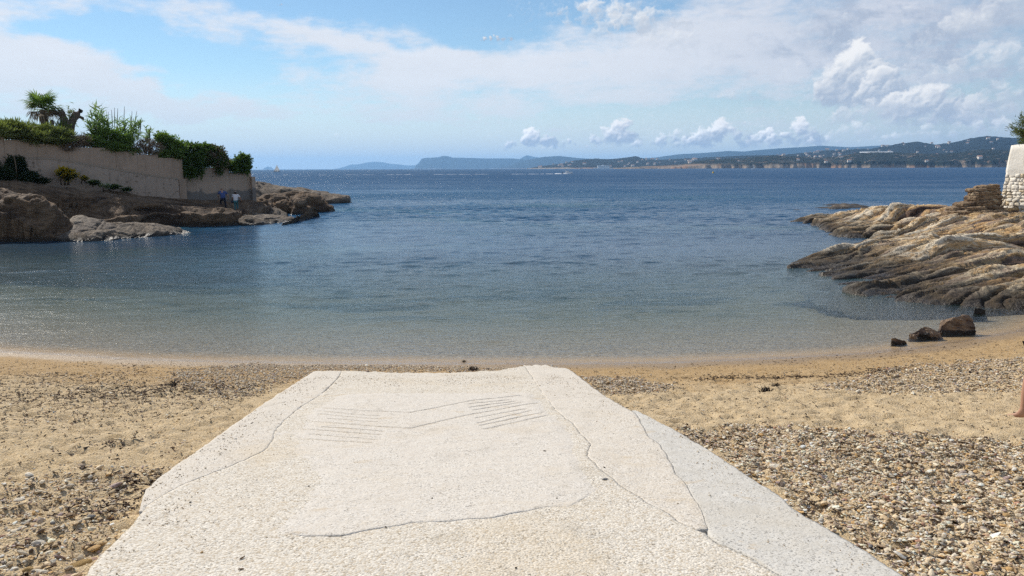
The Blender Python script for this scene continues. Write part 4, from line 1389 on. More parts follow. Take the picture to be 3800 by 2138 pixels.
m_wall = render_mat('tan_render', (0.47, 0.345, 0.255), (0.20, 0.145, 0.10), 0.0, 0.25)
m_wall2 = render_mat('tan_render_peeling', (0.50, 0.38, 0.29), (0.24, 0.18, 0.125), 1.95, 0.25)
m_old = render_mat('rough_old_render', (0.45, 0.35, 0.275), (0.13, 0.098, 0.07), 0.0, 0.85)
m_cap = render_mat('mortar_cap', (0.38, 0.31, 0.24), (0.20, 0.16, 0.12), 0.0, 0.6)

def stepped(name, runs, off, thick, mat, label, zb):
    prof = []
    for x0, x1, py in runs:
        zt = wall_at((x0 + x1) / 2, py, off).z
        for px in (x0 + 0.01, x1):
            p = wall_at(px, py, off)
            prof.append((p.x, p.y, zt))
    V, F = prism_strip(prof, thick, WN, zb)
    o = mesh_obj(name, V, F, mat, smooth=False)
    return tag(o, label, 'wall')


stepped('garden_wall', [(-420, -200, 470), (-200, 12, 500), (12, 30, 520), (30, 135, 520), (135, 252, 535), (252, 427, 548), (427, 508, 561), (508, 586, 574), (586, 676, 586)], 0.0, 0.35, m_wall,
        'tall tan rendered garden wall stepping down to the right under the hedge', 0.6)
stepped('garden_wall', [(679, 812, 622), (812, 850, 624), (850, 932, 640)], -0.30, 0.30, m_wall2, 'lower peeling tan wall behind the two walkers, hung with greenery', 0.4)
stepped('wall_pier', [(934, 947, 656)], 0.05, 0.9, m_wall2, 'short scuffed pier closing the right end of the lower tan wall', 0.6)
# corner pilaster where the tall wall ends
stepped('wall_buttress', [(664, 690, 664)], 0.12, 0.42, m_wall, 'narrow plain buttress at the foot of the tall wall corner', 0.5)
# older rough wall in front with a sloping mortar top
pr = []
for px, py in ((94, 586), (200, 590), (300, 605), (400, 624), (500, 641), (580, 654), (662, 664)):
    p = wall_at(px, py, 0.7)
    pr.append((p.x, p.y, p.z))
V, F = prism_strip(pr, 0.66, WN, 0.6)
old = mesh_obj('retaining_wall', V, F, m_old, smooth=False)
tag(old, 'rough older retaining wall with a slanting top in front of the tan wall', 'wall')
V, F = [], []
for i, (x, y, z) in enumerate(pr):
    b = len(V)
    for du, dz in ((0.03, -0.05), (0.03, 0.03), (-0.60, 0.05), (-0.60, -0.05)):
        V.append((x + WN.x * du, y + WN.y * du, z + dz))
    if i:
        for q in range(4):
            F.append((b - 4 + q, b + q, b + (q + 1) % 4, b - 4 + (q + 1) % 4))
mesh_obj('mortar_top', V, F, m_cap, old, smooth=False)

# the white wall at the right: smooth render above, uneven whitewashed stones below
m_white, k, out = new_mat('whitewash')
pos = world_pos(k)
n2 = k.noise(pos, 2.5, 6, 0.65)
n3 = k.noise(k.vm('MULTIPLY', pos, (2.5, 2.5, 0.3)), 2.2, 5, 0.62)
c = k.mix(k.lin(n2, 0.3, 0.7), (0.74, 0.69, 0.60), (0.82, 0.78, 0.70))
c = k.mix(k.ss(n3, 0.54, 0.70, 0.0, 0.5), c, (0.46, 0.40, 0.31))
principled(k, out, c, 0.9, k.bump(k.m('ADD', n2, k.m('MULTIPLY', k.noise(pos, 11.0, 5, 0.65), 0.6)), 0.7, 0.05), 0.2)


def stone_mat(name, a, b):
    m, k, out = new_mat(name)
    pos = world_pos(k)
    n = k.noise(pos, 3.5, 5, 0.65)
    c = k.mix(k.lin(n, 0.3, 0.7), a, b)
    principled(k, out, c, 0.92, k.bump(k.noise(pos, 16.0, 5, 0.65), 0.7, 0.03), 0.2)
    return m


m_st = [stone_mat('white_stone', (0.66, 0.60, 0.50), (0.80, 0.75, 0.66)), stone_mat('cream_stone', (0.62, 0.53, 0.40), (0.74, 0.67, 0.55)), stone_mat('ochre_stone', (0.56, 0.44, 0.28), (0.68, 0.58, 0.42))]
# plan: corner at the left, face running to the right and away
RW0 = at_y(3705, 752, 45.5)
top_l = at_y(3717, 541, 45.5 + 0.35)
RW_dir = Vector((0.22, -0.975)).normalized()
RW_n = Vector((RW_dir.y, -RW_dir.x)).normalized()      # towards the sun and the camera
zb, zt = 0.7, at_y(3717, 541, 45.7).z
zm = at_y(3710, 640, 45.6).z
RWL = 2.35
batter = 0.055
white_wall = empty('white_wall', (RW0.x, RW0.y, zb))
tag(white_wall, 'white wall of whitewashed stones at the right edge, a shrub on top', 'wall')


def rw_pt(u, v, out_=0.0):
    """u metres along the face, v height; the face leans back a little"""
    lean = (v - zb) * batter
    p = Vector((RW0.x, RW0.y)) + RW_dir * (u + lean * 1.2) - RW_n * (lean - out_)
    return (p.x, p.y, v)


def rel(pts):
    o = Vector(white_wall.location)
    return [tuple(Vector(p) - o) for p in pts]


V, F = [], []
NU, NV = 16, 16
vs = np.linspace(zb, zt, NV)
for v in vs:
    for u in np.linspace(0, RWL, NU):
        top_var = 0.05 * math.sin(u * 2.3) if v == vs[-1] else 0
        out_ = 0.02 * math.sin(u * 3 + v * 2) + (0.03 if v > zm else -0.06)
        V.append(rw_pt(u, v + top_var, out_))
for v in vs:
    for u in np.linspace(0, RWL, NU):
        p = rw_pt(u, v, 0)
        V.append((p[0] + 6.0, p[1] - 0.6, p[2]))
V = rel(V)
off2 = NU * NV
for j in range(NV - 1):
    for i in range(NU - 1):
        a = j * NU + i
        F.append((a, a + 1, a + NU + 1, a + NU))
    a = j * NU
    F.append((a, a + NU, off2 + a + NU, off2 + a))
    a = j * NU + NU - 1
    F.append((a, off2 + a, off2 + a + NU, a + NU))
for i in range(NU - 1):
    a = (NV - 1) * NU + i
    F.append((a, a + 1, off2 + a + 1, off2 + a))
mesh_obj('wall_core', V, F, m_white, white_wall, smooth=True)


def stone_block(name, u0, u1, v0, v1, proud, mat, seed, parent):
    rg = random.Random(seed)
    n = 4
    V, F = [], []
    for j in range(n):
        for i in range(n):
            fu, fv = i / (n - 1), j / (n - 1)
            edge = min(fu, 1 - fu, fv, 1 - fv)
            u = u0 + (u1 - u0) * fu + rg.uniform(-1, 1) * 0.045
            v = v0 + (v1 - v0) * fv + rg.uniform(-1, 1) * 0.040
            o_ = -0.075 + proud * (1.0 if edge > 0.01 else 0.45) * rg.uniform(0.55, 1.35) if edge > 0.01 else -0.072 + proud * rg.uniform(0.55, 0.85)
            V.append(rw_pt(u, v, o_))
    for j in range(n - 1):
        for i in range(n - 1):
            a = j * n + i
            F.append((a, a + 1, a + n + 1, a + n))
    rim = [0, 1, 2, 3, 7, 11, 15, 14, 13, 12, 8, 4]
    b = len(V)
    for r in rim:
        j, i = divmod(r, n)
        V.append(rw_pt(u0 + (u1 - u0) * i / 3, v0 + (v1 - v0) * j / 3, -0.12))
    for q in range(12):
        F.append((rim[q], b + q, b + (q + 1) % 12, rim[(q + 1) % 12]))
    return mesh_obj(name, rel(V), F, mat, parent, smooth=True)


rg = random.Random(17)
v = zb
row = 0
while v < zm - 0.12:
    h = rg.uniform(0.13, 0.27)
    v1 = min(v + h, zm + 0.02)
    u = -0.02 - rg.uniform(0, 0.05)
    while u < RWL - 0.1:
        wd = min(rg.uniform(0.18, 0.52), RWL - u)
        if RWL - u - wd < 0.15:
            wd = RWL - u
        stone_block('stone', u + 0.012, u + wd - 0.012, v + 0.012, v1 - 0.012, rg.uniform(0.05, 0.105), m_st[rg.choice([0, 0, 0, 0, 1, 1, 2])], rg.random(), white_wall)
        u += wd
    v = v1
    row += 1

# ------------------------------------------------------------------ plants
def leaf_mat(name, a, b, rough=0.6, trans=0.42):
    m, k, out = new_mat(name)
    col = attr(k, 'tone')
    c = k.ramp(col, [(0.0, a), (1.0, b)])
    bs = k.n('ShaderNodeBsdfPrincipled')
    k.put(bs.inputs['Base Color'], c)
    bs.inputs['Roughness'].default_value = rough
    bs.inputs['Specular IOR Level'].default_value = 0.3
    tl = k.n('ShaderNodeBsdfTranslucent')
    k.link(k.mix(1.0, c, (1.0, 1.15, 0.5), 'MULTIPLY'), tl.inputs['Color'])
    mx = k.n('ShaderNodeMixShader')
    mx.inputs[0].default_value = trans
    k.link(bs.outputs[0], mx.inputs[1])
    k.link(tl.outputs[0], mx.inputs[2])
    k.link(mx.outputs[0], out.inputs['Surface'])
    return m


m_hedge = leaf_mat('tamarisk_leaf', (0.105, 0.125, 0.045), (0.26, 0.28, 0.11))
m_green = leaf_mat('shrub_leaf', (0.08, 0.13, 0.035), (0.22, 0.31, 0.085))
m_ivy = leaf_mat('ivy_leaf', (0.04, 0.075, 0.02), (0.125, 0.195, 0.05))
m_brown = leaf_mat('dry_twigs', (0.14, 0.1, 0.075), (0.3, 0.225, 0.165), 0.8, 0.1)
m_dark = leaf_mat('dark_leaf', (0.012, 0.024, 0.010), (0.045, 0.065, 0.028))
m_reed = leaf_mat('reed_leaf', (0.11, 0.17, 0.06), (0.3, 0.4, 0.17))
m_palm = leaf_mat('palm_leaf', (0.07, 0.115, 0.03), (0.21, 0.29, 0.09))
m_deadleaf = leaf_mat('dead_palm_leaf', (0.13, 0.095, 0.06), (0.30, 0.235, 0.16), 0.8, 0.15)
m_flower = leaf_mat('yellow_flower', (0.40, 0.27, 0.01), (0.62, 0.45, 0.03))
m_pale = leaf_mat('pale_flower', (0.38, 0.38, 0.33), (0.60, 0.60, 0.54))
m_pine = leaf_mat('pine_needle', (0.06, 0.085, 0.03), (0.2, 0.22, 0.08))
m_bark = flat_mat('bark', (0.11, 0.085, 0.062), 0.95, 0.35, 14.0, 0.8)
m_bark_d = flat_mat('dark_bark', (0.13, 0.10, 0.078), 0.95, 0.35, 12.0, 0.8)


def leaves(name, P, N_dir, L, Wd, mat, parent, tone, rng, curl=0.25, tri=False):
    """many small blades in one part: P centres, N_dir growth directions"""
    n = len(P)
    d = N_dir / np.maximum(np.linalg.norm(N_dir, axis=1, keepdims=True), 1e-6)
    r = rng.normal(size=(n, 3))
    side = np.cross(d, r)
    side /= np.maximum(np.linalg.norm(side, axis=1, keepdims=True), 1e-6)
    L = np.broadcast_to(np.asarray(L, float), (n,))[:, None]
    Wd = np.broadcast_to(np.asarray(Wd, float), (n,))[:, None]
    up = np.cross(side, d)
    a = P - side * Wd * 0.5
    b = P + side * Wd * 0.5
    c = P + d * L * 0.55 + up * L * curl * 0.3 + side * Wd * 0.45
    e = P + d * L * 0.55 + up * L * curl * 0.3 - side * Wd * 0.45
    tip = P + d * L
    V = np.stack([a, b, c, tip, e], 1).reshape(-1, 3)
    i = np.arange(n)[:, None] * 5
    F = np.concatenate([np.concatenate([i, i + 1, i + 2, i + 4], 1)])
    F2 = np.concatenate([i + 4, i + 2, i + 3], 1)
    faces = [tuple(f) for f in F] + [tuple(f) for f in F2]
    me = mesh_obj(name, V, faces, mat, parent, smooth=False, attrs={'tone': np.repeat(np.clip(tone, 0, 1), 5)})
    return me


def tube(name, path, radii, mat, parent=None, sides=7, seed=0, lumpy=0.0):
    rg = np.random.default_rng(seed)
    path = [Vector(p) for p in path]
    V, F = [], []
    for i, p in enumerate(path):
        t = (path[min(i + 1, len(path) - 1)] - path[max(i - 1, 0)]).normalized()
        a = t.orthogonal().normalized()
        b = t.cross(a)
        for j in range(sides):
            th = 2 * math.pi * j / sides
            r = radii[i] * (1 + lumpy * rg.uniform(-1, 1))
            V.append(p + (a * math.cos(th) + b * math.sin(th)) * r)
        if i:
            for j in range(sides):
                F.append(((i - 1) * sides + j, (i - 1) * sides + (j + 1) % sides, i * sides + (j + 1) % sides, i * sides + j))
    F.append(tuple(range(sides - 1, -1, -1)))
    F.append(tuple((len(path) - 1) * sides + j for j in range(sides)))
    return mesh_obj(name, [v[:] for v in V], F, mat, parent)


def bush(name, label, category, loc, blobs_, n, L, Wd, mat, rng, up=0.5, stems=5, group=None, mat2=None, share2=0.0, stem_mat=None):
    """a shrub: blades spread through the volume of a few lumps, over a handful of stems. blobs_: (centre, radii)"""
    root = empty(name, loc)
    tag(root, label, category, group)
    o = Vector(loc)
    vol = np.array([b[1][0] * b[1][1] * b[1][2] for b in blobs_]) ** 0.67
    vol /= vol.sum()
    which = rng.choice(len(blobs_), n, p=vol)
    C = np.array([b[0] for b in blobs_])[which] - np.array(o[:])
    S = np.array([b[1] for b in blobs_])[which]
    u = rng.normal(size=(n, 3))
    u /= np.linalg.norm(u, axis=1, keepdims=True)
    rad = rng.uniform(0.25, 1.0, n) ** 0.45
    clump = 0.80 + 0.28 * np.sin(u[:, 0] * 7 + which * 2.1) * np.sin(u[:, 2] * 6 + which) + 0.10 * rng.normal(size=n)
    sprig = (rng.uniform(size=n) < 0.10) & (np.sin(u[:, 0] * 17 + u[:, 1] * 11 + which * 3.3) > 0.2)
    clump = clump * (0.92 + 0.22 * np.sin(u[:, 0] * 15 + which) * np.sin(u[:, 2] * 13 + which * 1.7)) + np.where(sprig, rng.uniform(0.05, 0.45, n), 0.0)
    P = C + u * S * (rad * clump)[:, None]
    D = u + np.array([0, 0, up]) + rng.normal(size=(n, 3)) * 0.45
    tone = np.clip(rng.normal(0.5, 0.22, n), 0, 1)
    if mat2 is not None and share2 > 0:
        sel = rng.uniform(size=n) < share2 * (0.4 + 0.9 * (u[:, 2] > 0.0)) * (rad > 0.8)
        fl_ = leaves('flowers' if 'flower' in mat2.name else 'dry_foliage', P[sel] + u[sel] * 0.04, D[sel], L * 0.9, Wd * 1.3, mat2, root, tone[sel], rng)
        fl_['kind'] = 'stuff'
        P, D, tone = P[~sel], D[~sel], tone[~sel]
    leaves('foliage', P, D, L * rng.uniform(0.6, 1.3, len(P)), Wd, mat, root, tone, rng)
    for s in range(stems):
        b = blobs_[s % len(blobs_)]
        c0 = Vector(b[0]) - o
        foot = Vector((c0.x + rng.uniform(-0.2, 0.2), c0.y + rng.uniform(-0.2, 0.2), 0.0))
        top = c0 + Vector((rng.uniform(-0.5, 0.5) * b[1][0], rng.uniform(-0.5, 0.5) * b[1][1], b[1][2] * 0.4))
        mid = (foot + top) / 2 + Vector((rng.uniform(-0.1, 0.1), 0, 0))
        tube('stem', [foot, mid, top], [0.05, 0.035, 0.015], stem_mat or m_bark, root, 5)
    return root


prng = np.random.default_rng(23)


def lump(px, py, rpx, rpy, back=0.6, off=0.0, deep=0.8):
    """a foliage lump seen at a photo pixel, standing behind (or in front of) the garden wall's plane"""
    p = wall_at(px, py, -back + off)
    sc_ = p.y / FPX * 1.02
    return (p[:], (rpx * sc_, max(0.25, deep), rpy * sc_))


def base_of(bl, z):
    c = np.mean([b[0] for b in bl], 0)
    return (float(c[0]), float(c[1]), float(z))


# ground behind the wall, so that the plants have something to stand on
tp = []
for px, py in ((-420, 500), (0, 515), (135, 545), (252, 556), (427, 568), (586, 590), (676, 605), (760, 635), (850, 640), (932, 655)):
    p = wall_at(px, py, -0.42)
    tp.append(p)
V, F = [], []
for i, p in enumerate(tp):
    b = len(V)
    for kx in range(4):
        q = Vector((p.x, p.y, p.z)) - Vector((WN.x, WN.y, 0)) * (kx * 4.0)
        V.append((q.x, q.y, p.z - 0.25 + (0.0 if kx < 3 else -0.6)))
    if i:
        for q in range(3):
            F.append((b - 4 + q, b - 3 + q, b + 1 + q, b + q))
terr = mesh_obj('terrace', V, F, flat_mat('garden_soil', (0.12, 0.09, 0.06), 0.95, 0.3, 3.0, 0.5))
tag(terr, 'planted terrace of earth behind the garden wall', None, None, 'structure')

H = lambda px, py, off=-0.8: wall_at(px, py, off).z
bl = [lump(-60, 490, 120, 36), lump(60, 484, 70, 34), lump(150, 494, 80, 34), lump(225, 508, 60, 28), lump(90, 508, 110, 24, 0.2), lump(210, 522, 60, 16, 0.2), lump(172, 526, 60, 12, 0.45), lump(30, 470, 40, 22)]
bush('hedge', 'long feathery olive-green hedge spilling over the tall wall below the palm', 'hedge', base_of(bl, H(100, 545)), bl, 17000, 0.30, 0.05, m_hedge, prng, 0.7, 10)
bl = [lump(275, 528, 36, 30, 0.3), lump(310, 525, 40, 26, 0.5), lump(255, 545, 25, 18, 0.0)]
bush('dry_shrub', 'brown dry shrub drooping over the wall left of the reeds', 'shrub', base_of(bl, H(280, 550)), bl, 3200, 0.22, 0.03, m_brown, prng, 0.2, 5)
bl = [lump(400, 510, 70, 40, 0.8), lump(350, 528, 50, 24, 0.5), lump(455, 525, 50, 28, 0.4), lump(430, 545, 55, 16, 0.1), lump(400, 555, 60, 12, 0.45), lump(480, 560, 40, 12, 0.45)]
bush('shrub', 'dense mid-green shrub at the foot of the tall reeds', 'shrub', base_of(bl, H(400, 562)), bl, 9000, 0.20, 0.065, m_green, prng, 0.4, 8)
bl = [lump(545, 535, 40, 26, 0.4), lump(575, 550, 36, 24, 0.2), lump(520, 550, 30, 18, 0.2), lump(545, 570, 45, 12, 0.45)]
bush('dry_shrub', 'brown dry shrub above the step between reeds and round bushes', 'shrub', base_of(bl, H(545, 572)), bl, 2600, 0.22, 0.03, m_brown, prng, 0.3, 5)
bl = [lump(620, 530, 40, 34, 0.7), lump(660, 545, 40, 30, 0.5), lump(600, 512, 26, 22, 0.8), lump(640, 565, 50, 18, 0.2), lump(600, 574, 40, 14, 0.45), lump(650, 584, 35, 12, 0.45)]
bush('shrub', 'leafy green shrub on the last high step of the wall', 'shrub', base_of(bl, H(630, 590)), bl, 8000, 0.17, 0.07, m_green, prng, 0.4, 6)
bl = [lump(715, 560, 60, 34, 0.6), lump(760, 555, 45, 24, 0.8), lump(720, 600, 48, 40, -0.2, 0, 0.35), lump(705, 640, 28, 26, -0.35, 0, 0.25), lump(735, 625, 26, 40, -0.3, 0, 0.25), lump(690, 590, 36, 16, 0.45), lump(692, 612, 20, 28, -0.05, 0, 0.3), lump(770, 600, 50, 24, 0.5)]
bush('cascading_shrub', 'big dark green creeper pouring over the corner of the tall wall', 'shrub', base_of(bl, H(720, 610)), bl, 15000, 0.16, 0.075, m_ivy, prng, 0.15, 6)
bl = [lump(800, 565, 38, 28, 0.5), lump(820, 592, 32, 32, 0.0), lump(814, 622, 18, 36, -0.15, 0, 0.22), lump(775, 590, 30, 26, 0.2), lump(820, 615, 40, 14, 0.5)]
bush('cascading_shrub', 'brownish creeper hanging in a point over the lower wall', 'shrub', base_of(bl, H(810, 620)), bl, 8000, 0.16, 0.06, m_ivy, prng, 0.1, 5, None, m_brown, 0.45)
bl = [lump(905, 595, 32, 26, 0.3), lump(918, 622, 15, 30, 0.0, 0, 0.3), lump(880, 612, 14, 34, 0.0, 0, 0.25), lump(900, 625, 26, 18, -0.05, 0, 0.22), lump(868, 622, 14, 24, -0.1, 0, 0.22), lump(880, 620, 46, 22, 0.55)]
bush('cascading_shrub', 'rightmost clump of greenery capping the seaward end of the wall', 'shrub', base_of(bl, H(900, 640)), bl, 8000, 0.15, 0.07, m_ivy, prng, 0.3, 5, None, m_green, 0.25)
bl = [lump(845, 605, 20, 16, 0.5)]
bush('shrub', 'small grey-green shrub between the two hanging creepers', 'shrub', base_of(bl, H(845, 630)), bl, 900, 0.15, 0.06, m_hedge, prng, 0.4, 2)

# reeds: arching blades on tall canes
def reed_clump(name, label, canes, seed, plumes=()):
    rg = np.random.default_rng(seed)
    p0 = wall_at(canes[0][0], canes[0][1], -1.4)
    gz = H(canes[0][0], 556)
    root = empty(name, (p0.x, p0.y, gz))
    tag(root, label, 'reeds')
    o = np.array([p0.x, p0.y, gz])
    for cx, cyy, dx_, nb, ln in canes:
        top = wall_at(cx, cyy, -1.4 + rg.uniform(-0.5, 0.5))
        foot = wall_at(cx - dx_, 545, -1.4)
        foot.z = gz
        t = np.linspace(0, 1, 6)[:, None]
        path = np.array(foot[:])[None] * (1 - t) + np.array(top[:])[None] * t - o
        path[:, 0] += 0.12 * np.sin(t[:, 0] * 2.4)
        tube('cane', path.tolist(), list(np.linspace(0.035, 0.012, 6)), m_reed, root, 5)
        s = rg.uniform(0.35, 1.0, nb)
        P = np.array(foot[:]) * (1 - s[:, None]) + np.array(top[:]) * s[:, None] - o
        D = rg.normal(size=(nb, 3)) * np.array([1.0, 0.6, 0.35]) + np.array([0, 0, 0.75])
        leaves('blades', P, D, ln * rg.uniform(0.6, 1.15, nb), 0.075, m_reed, root, rg.normal(0.55, 0.22, nb), rg, 0.8)
    for cx, y0, y1, tilt in plumes:
        a = wall_at(cx - tilt, y0 + 45, -1.6)
        b_ = wall_at(cx, y1, -1.6)
        pa, pb = np.array(a[:]) - o, np.array(b_[:]) - o
        tube('plume_stalk', [pa, (pa + pb) / 2, pb], [0.02, 0.03, 0.012], m_brown, root, 5)
    return root


reed_clump('giant_reeds', 'tall clump of giant reeds with feathery stalks behind the wall',
           [(352, 398, -14, 46, 0.85), (372, 402, -6, 46, 0.85), (338, 425, -20, 46, 0.8), (362, 430, -4, 50, 0.8), (385, 440, 0, 46, 0.75), (330, 450, -24, 40, 0.75), (350, 470, -12, 46, 0.75), (400, 455, 6, 42, 0.7), (375, 480, 0, 46, 0.7)], 31,
           [(402, 440, 415, 2), (425, 445, 400, 0), (437, 440, 402, 3), (462, 445, 395, 4), (414, 430, 408, -4)])
reed_clump('giant_reeds', 'leafier clump of reeds right of the tallest reeds',
           [(440, 448, 0, 36, 0.65), (462, 445, 4, 40, 0.65), (482, 452, 6, 40, 0.65), (500, 450, 10, 42, 0.65), (518, 448, 16, 44, 0.62), (455, 475, 0, 40, 0.6), (490, 478, 6, 42, 0.6), (470, 500, 0, 40, 0.6)], 33,
           [(490, 440, 412, 4), (508, 440, 412, 14), (524, 445, 435, 3), (558, 480, 468, 4)])
reed_clump('giant_reeds', 'thin grey-green tuft of reeds right of the main reed clumps',
           [(540, 470, 2, 20, 0.5), (552, 478, 3, 22, 0.5), (548, 498, 0, 22, 0.5)], 35)

# palm with a shaggy skirt
pp = wall_at(165, 470, -4.0)
pz = H(165, 520)
palm = empty('palm_tree', (pp.x, pp.y, pz))
tag(palm, 'fan palm with a green crown and hanging dead fronds above the hedge', 'palm')
po = Vector((pp.x, pp.y, pz))
ptop = wall_at(159, 408, -4.0) - po
pb = wall_at(176, 500, -4.0) - po
pb.z = 0.0
rgp = np.random.default_rng(41)
tube('trunk', [pb, pb.lerp(ptop, 0.35) + Vector((0.05, 0, 0)), pb.lerp(ptop, 0.7) + Vector((-0.04, 0, 0)), ptop], [0.34, 0.30, 0.27, 0.20], m_bark, palm, 10, 3, 0.12)


def fan_frond(parent, origin, direction, size, mat, seed, droop=0.3, nblade=17, stalk=0.5):
    rg = np.random.default_rng(seed)
    d = Vector(direction).normalized()
    hub = Vector(origin) + d * stalk
    side = d.cross(Vector((0, 0, 1)))
    side = side.normalized() if side.length > 0.1 else Vector((1, 0, 0))
    nrm = side.cross(d).normalized()
    V, F = [], []
    for i in range(nblade):
        a = R(-105 + 210 * i / (nblade - 1)) + rg.uniform(-0.05, 0.05)
        bd = (d * math.cos(a) + side * math.sin(a)).normalized()
        L = size * (0.72 + 0.28 * math.cos(a * 0.8)) * rg.uniform(0.85, 1.08)
        w_ = 0.035 * size
        pe = bd.cross(nrm).normalized()
        m1 = hub + bd * L * 0.55 - nrm * 0.02
        tip = hub + bd * L - Vector((0, 0, droop * L * rg.uniform(0.6, 1.2)))
        b = len(V)
        V += [(hub - pe * w_ * 0.3)[:], (hub + pe * w_ * 0.3)[:], (m1 + pe * w_ * 1.15)[:], (m1 - pe * w_ * 1.15)[:], tip[:]]
        F += [(b, b + 1, b + 2, b + 3), (b + 3, b + 2, b + 4)]
    fr = mesh_obj('frond', V, F, mat, parent, smooth=False, attrs={'tone': np.repeat(rg.uniform(0.2, 0.9, nblade), 5)})
    tube('stalk', [origin, hub], [0.025, 0.015], m_palm if mat == m_palm else m_deadleaf, fr, 5)
    return fr


for i in range(26):
    a = i * 2.399
    e_ = rgp.uniform(-0.15, 1.15)
    fan_frond(palm, ptop + Vector((0, 0, 0.1)), (math.cos(a) * math.cos(e_), math.sin(a) * math.cos(e_), math.sin(e_)), rgp.uniform(0.95, 1.25), m_palm, 100 + i, rgp.uniform(0.15, 0.45), stalk=rgp.uniform(0.45, 0.75))
for i in range(11):
    a = i * 2.399 + 0.7
    fan_frond(palm, ptop - Vector((0, 0, 0.10)), (math.cos(a), math.sin(a) * 0.8, rgp.uniform(-0.5, 0.1)), rgp.uniform(0.6, 0.85), m_deadleaf, 140 + i, rgp.uniform(0.6, 1.0), stalk=rgp.uniform(0.4, 0.65))


def snag(name, label, trunk_px, rad, seed, twigs=(), tuft=None):
    pts = [wall_at(px, py, -3.4) for px, py in trunk_px]
    gz = H(trunk_px[0][0], 530)
    root = empty(name, (pts[0].x, pts[0].y, gz))
    tag(root, label, 'dead trunk')
    o = Vector(root.location)
    q = [p - o for p in pts]
    q[0].z = 0.0
    tube('trunk', q, rad, m_bark_d, root, 8, seed, 0.15)
    for tw, r2 in twigs:
        tube('limb', [wall_at(px, py, -3.4) - o for px, py in tw], r2, m_bark_d, root, 7, seed + 3, 0.15)
    if tuft is not None:
        cx, cyy, rx_, ry_, n, mt, dirn = tuft
        c = wall_at(cx, cyy, -3.4) - o
        rg = np.random.default_rng(seed)
        P = np.array(c[:]) + rg.normal(size=(n, 3)) * np.array([rx_, 0.3, ry_]) * 0.5
        D = rg.normal(size=(n, 3)) * 0.35 + np.array(dirn)
        tf = leaves('tuft', P, D, 0.30, 0.05, mt, root, rg.uniform(0.2, 0.9, n), rg, 0.3)
        tf['kind'] = 'stuff'
    return root


snag('tree_snag', 'thick leaning dead trunk with a cut stub touching the palm', [(250, 500), (243, 460), (232, 428), (205, 418), (180, 412)], [0.34, 0.32, 0.26, 0.20, 0.13], 51,
     [([(232, 432), (230, 415), (228, 410), (232, 408)], [0.26, 0.24, 0.20, 0.12])], (232, 474, 0.6, 0.7, 420, m_green, (0, -0.2, 0.5)))
snag('tree_snag', 'hooked dead trunk bending right with a short side branch', [(252, 500), (262, 462), (272, 440), (285, 424), (298, 411), (306, 414)], [0.30, 0.28, 0.25, 0.27, 0.20, 0.10], 53,
     [([(283, 434), (296, 434), (308, 440), (312, 445)], [0.17, 0.13, 0.11, 0.07])], (268, 432, 0.35, 0.7, 120, m_hedge, (-0.7, -0.1, 0.7)))
snag('dead_frond', 'single withered frond hanging beside the palm trunk', [(200, 500), (196, 470), (192, 450), (190, 445)], [0.03, 0.10, 0.16, 0.05], 55)

# bushes on the rock below the wall
def lump_y(px, py, rpx, rpy, off, deep=0.7):
    """a foliage lump in front of the wall, off metres from it"""
    p = wall_at(px, py, off)
    sc_ = p.y / FPX * 1.02
    return (p[:], (rpx * sc_, deep, rpy * sc_))


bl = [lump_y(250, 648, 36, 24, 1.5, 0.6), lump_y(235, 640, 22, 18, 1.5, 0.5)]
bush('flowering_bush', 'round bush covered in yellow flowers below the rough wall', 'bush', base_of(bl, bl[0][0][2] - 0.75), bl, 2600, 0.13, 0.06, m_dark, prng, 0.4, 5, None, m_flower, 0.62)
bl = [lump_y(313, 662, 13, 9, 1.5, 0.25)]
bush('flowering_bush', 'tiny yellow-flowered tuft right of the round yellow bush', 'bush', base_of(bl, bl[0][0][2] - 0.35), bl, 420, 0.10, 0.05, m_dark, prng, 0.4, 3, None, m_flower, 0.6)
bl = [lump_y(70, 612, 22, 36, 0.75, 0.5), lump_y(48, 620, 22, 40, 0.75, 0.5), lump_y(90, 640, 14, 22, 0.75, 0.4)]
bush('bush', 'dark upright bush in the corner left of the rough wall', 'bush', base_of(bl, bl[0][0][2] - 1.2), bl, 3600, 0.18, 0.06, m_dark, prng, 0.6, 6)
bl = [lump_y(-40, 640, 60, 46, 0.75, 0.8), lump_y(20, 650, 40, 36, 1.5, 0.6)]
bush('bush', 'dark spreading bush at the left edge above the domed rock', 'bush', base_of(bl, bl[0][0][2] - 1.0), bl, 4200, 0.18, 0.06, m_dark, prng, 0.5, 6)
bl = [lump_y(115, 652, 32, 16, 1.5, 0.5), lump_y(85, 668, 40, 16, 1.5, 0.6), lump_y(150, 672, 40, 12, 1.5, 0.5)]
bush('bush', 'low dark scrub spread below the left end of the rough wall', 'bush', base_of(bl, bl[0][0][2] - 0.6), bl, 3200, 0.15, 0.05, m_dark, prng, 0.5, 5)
bl = [lump_y(350, 678, 22, 8, 1.5, 0.4), lump_y(420, 694, 30, 8, 1.5, 0.4), lump_y(470, 704, 24, 6, 1.5, 0.3)]
bush('bush', 'dark green creeping scrub along the foot of the rough wall', 'bush', base_of(bl, bl[0][0][2] - 0.3), bl, 1800, 0.12, 0.05, m_dark, prng, 0.4, 5, None, m_green, 0.3)
bl = [lump_y(400, 692, 15, 12, 1.5, 0.25), lump_y(375, 688, 9, 8, 1.5, 0.2)]
bush('wild_flowers', 'pale whitish flower heads on the rock below the rough wall', 'flowers', base_of(bl, bl[0][0][2] - 0.35), bl, 420, 0.10, 0.045, m_green, prng, 0.8, 4, None, m_pale, 0.8)
p1, p2_ = wall_at(52, 578, 1.3), wall_at(62, 650, 1.5)
tube_o = empty('wooden_post', p2_)
tag(tube_o, 'thin leaning wooden pole among the dark bushes at the left', 'pole')
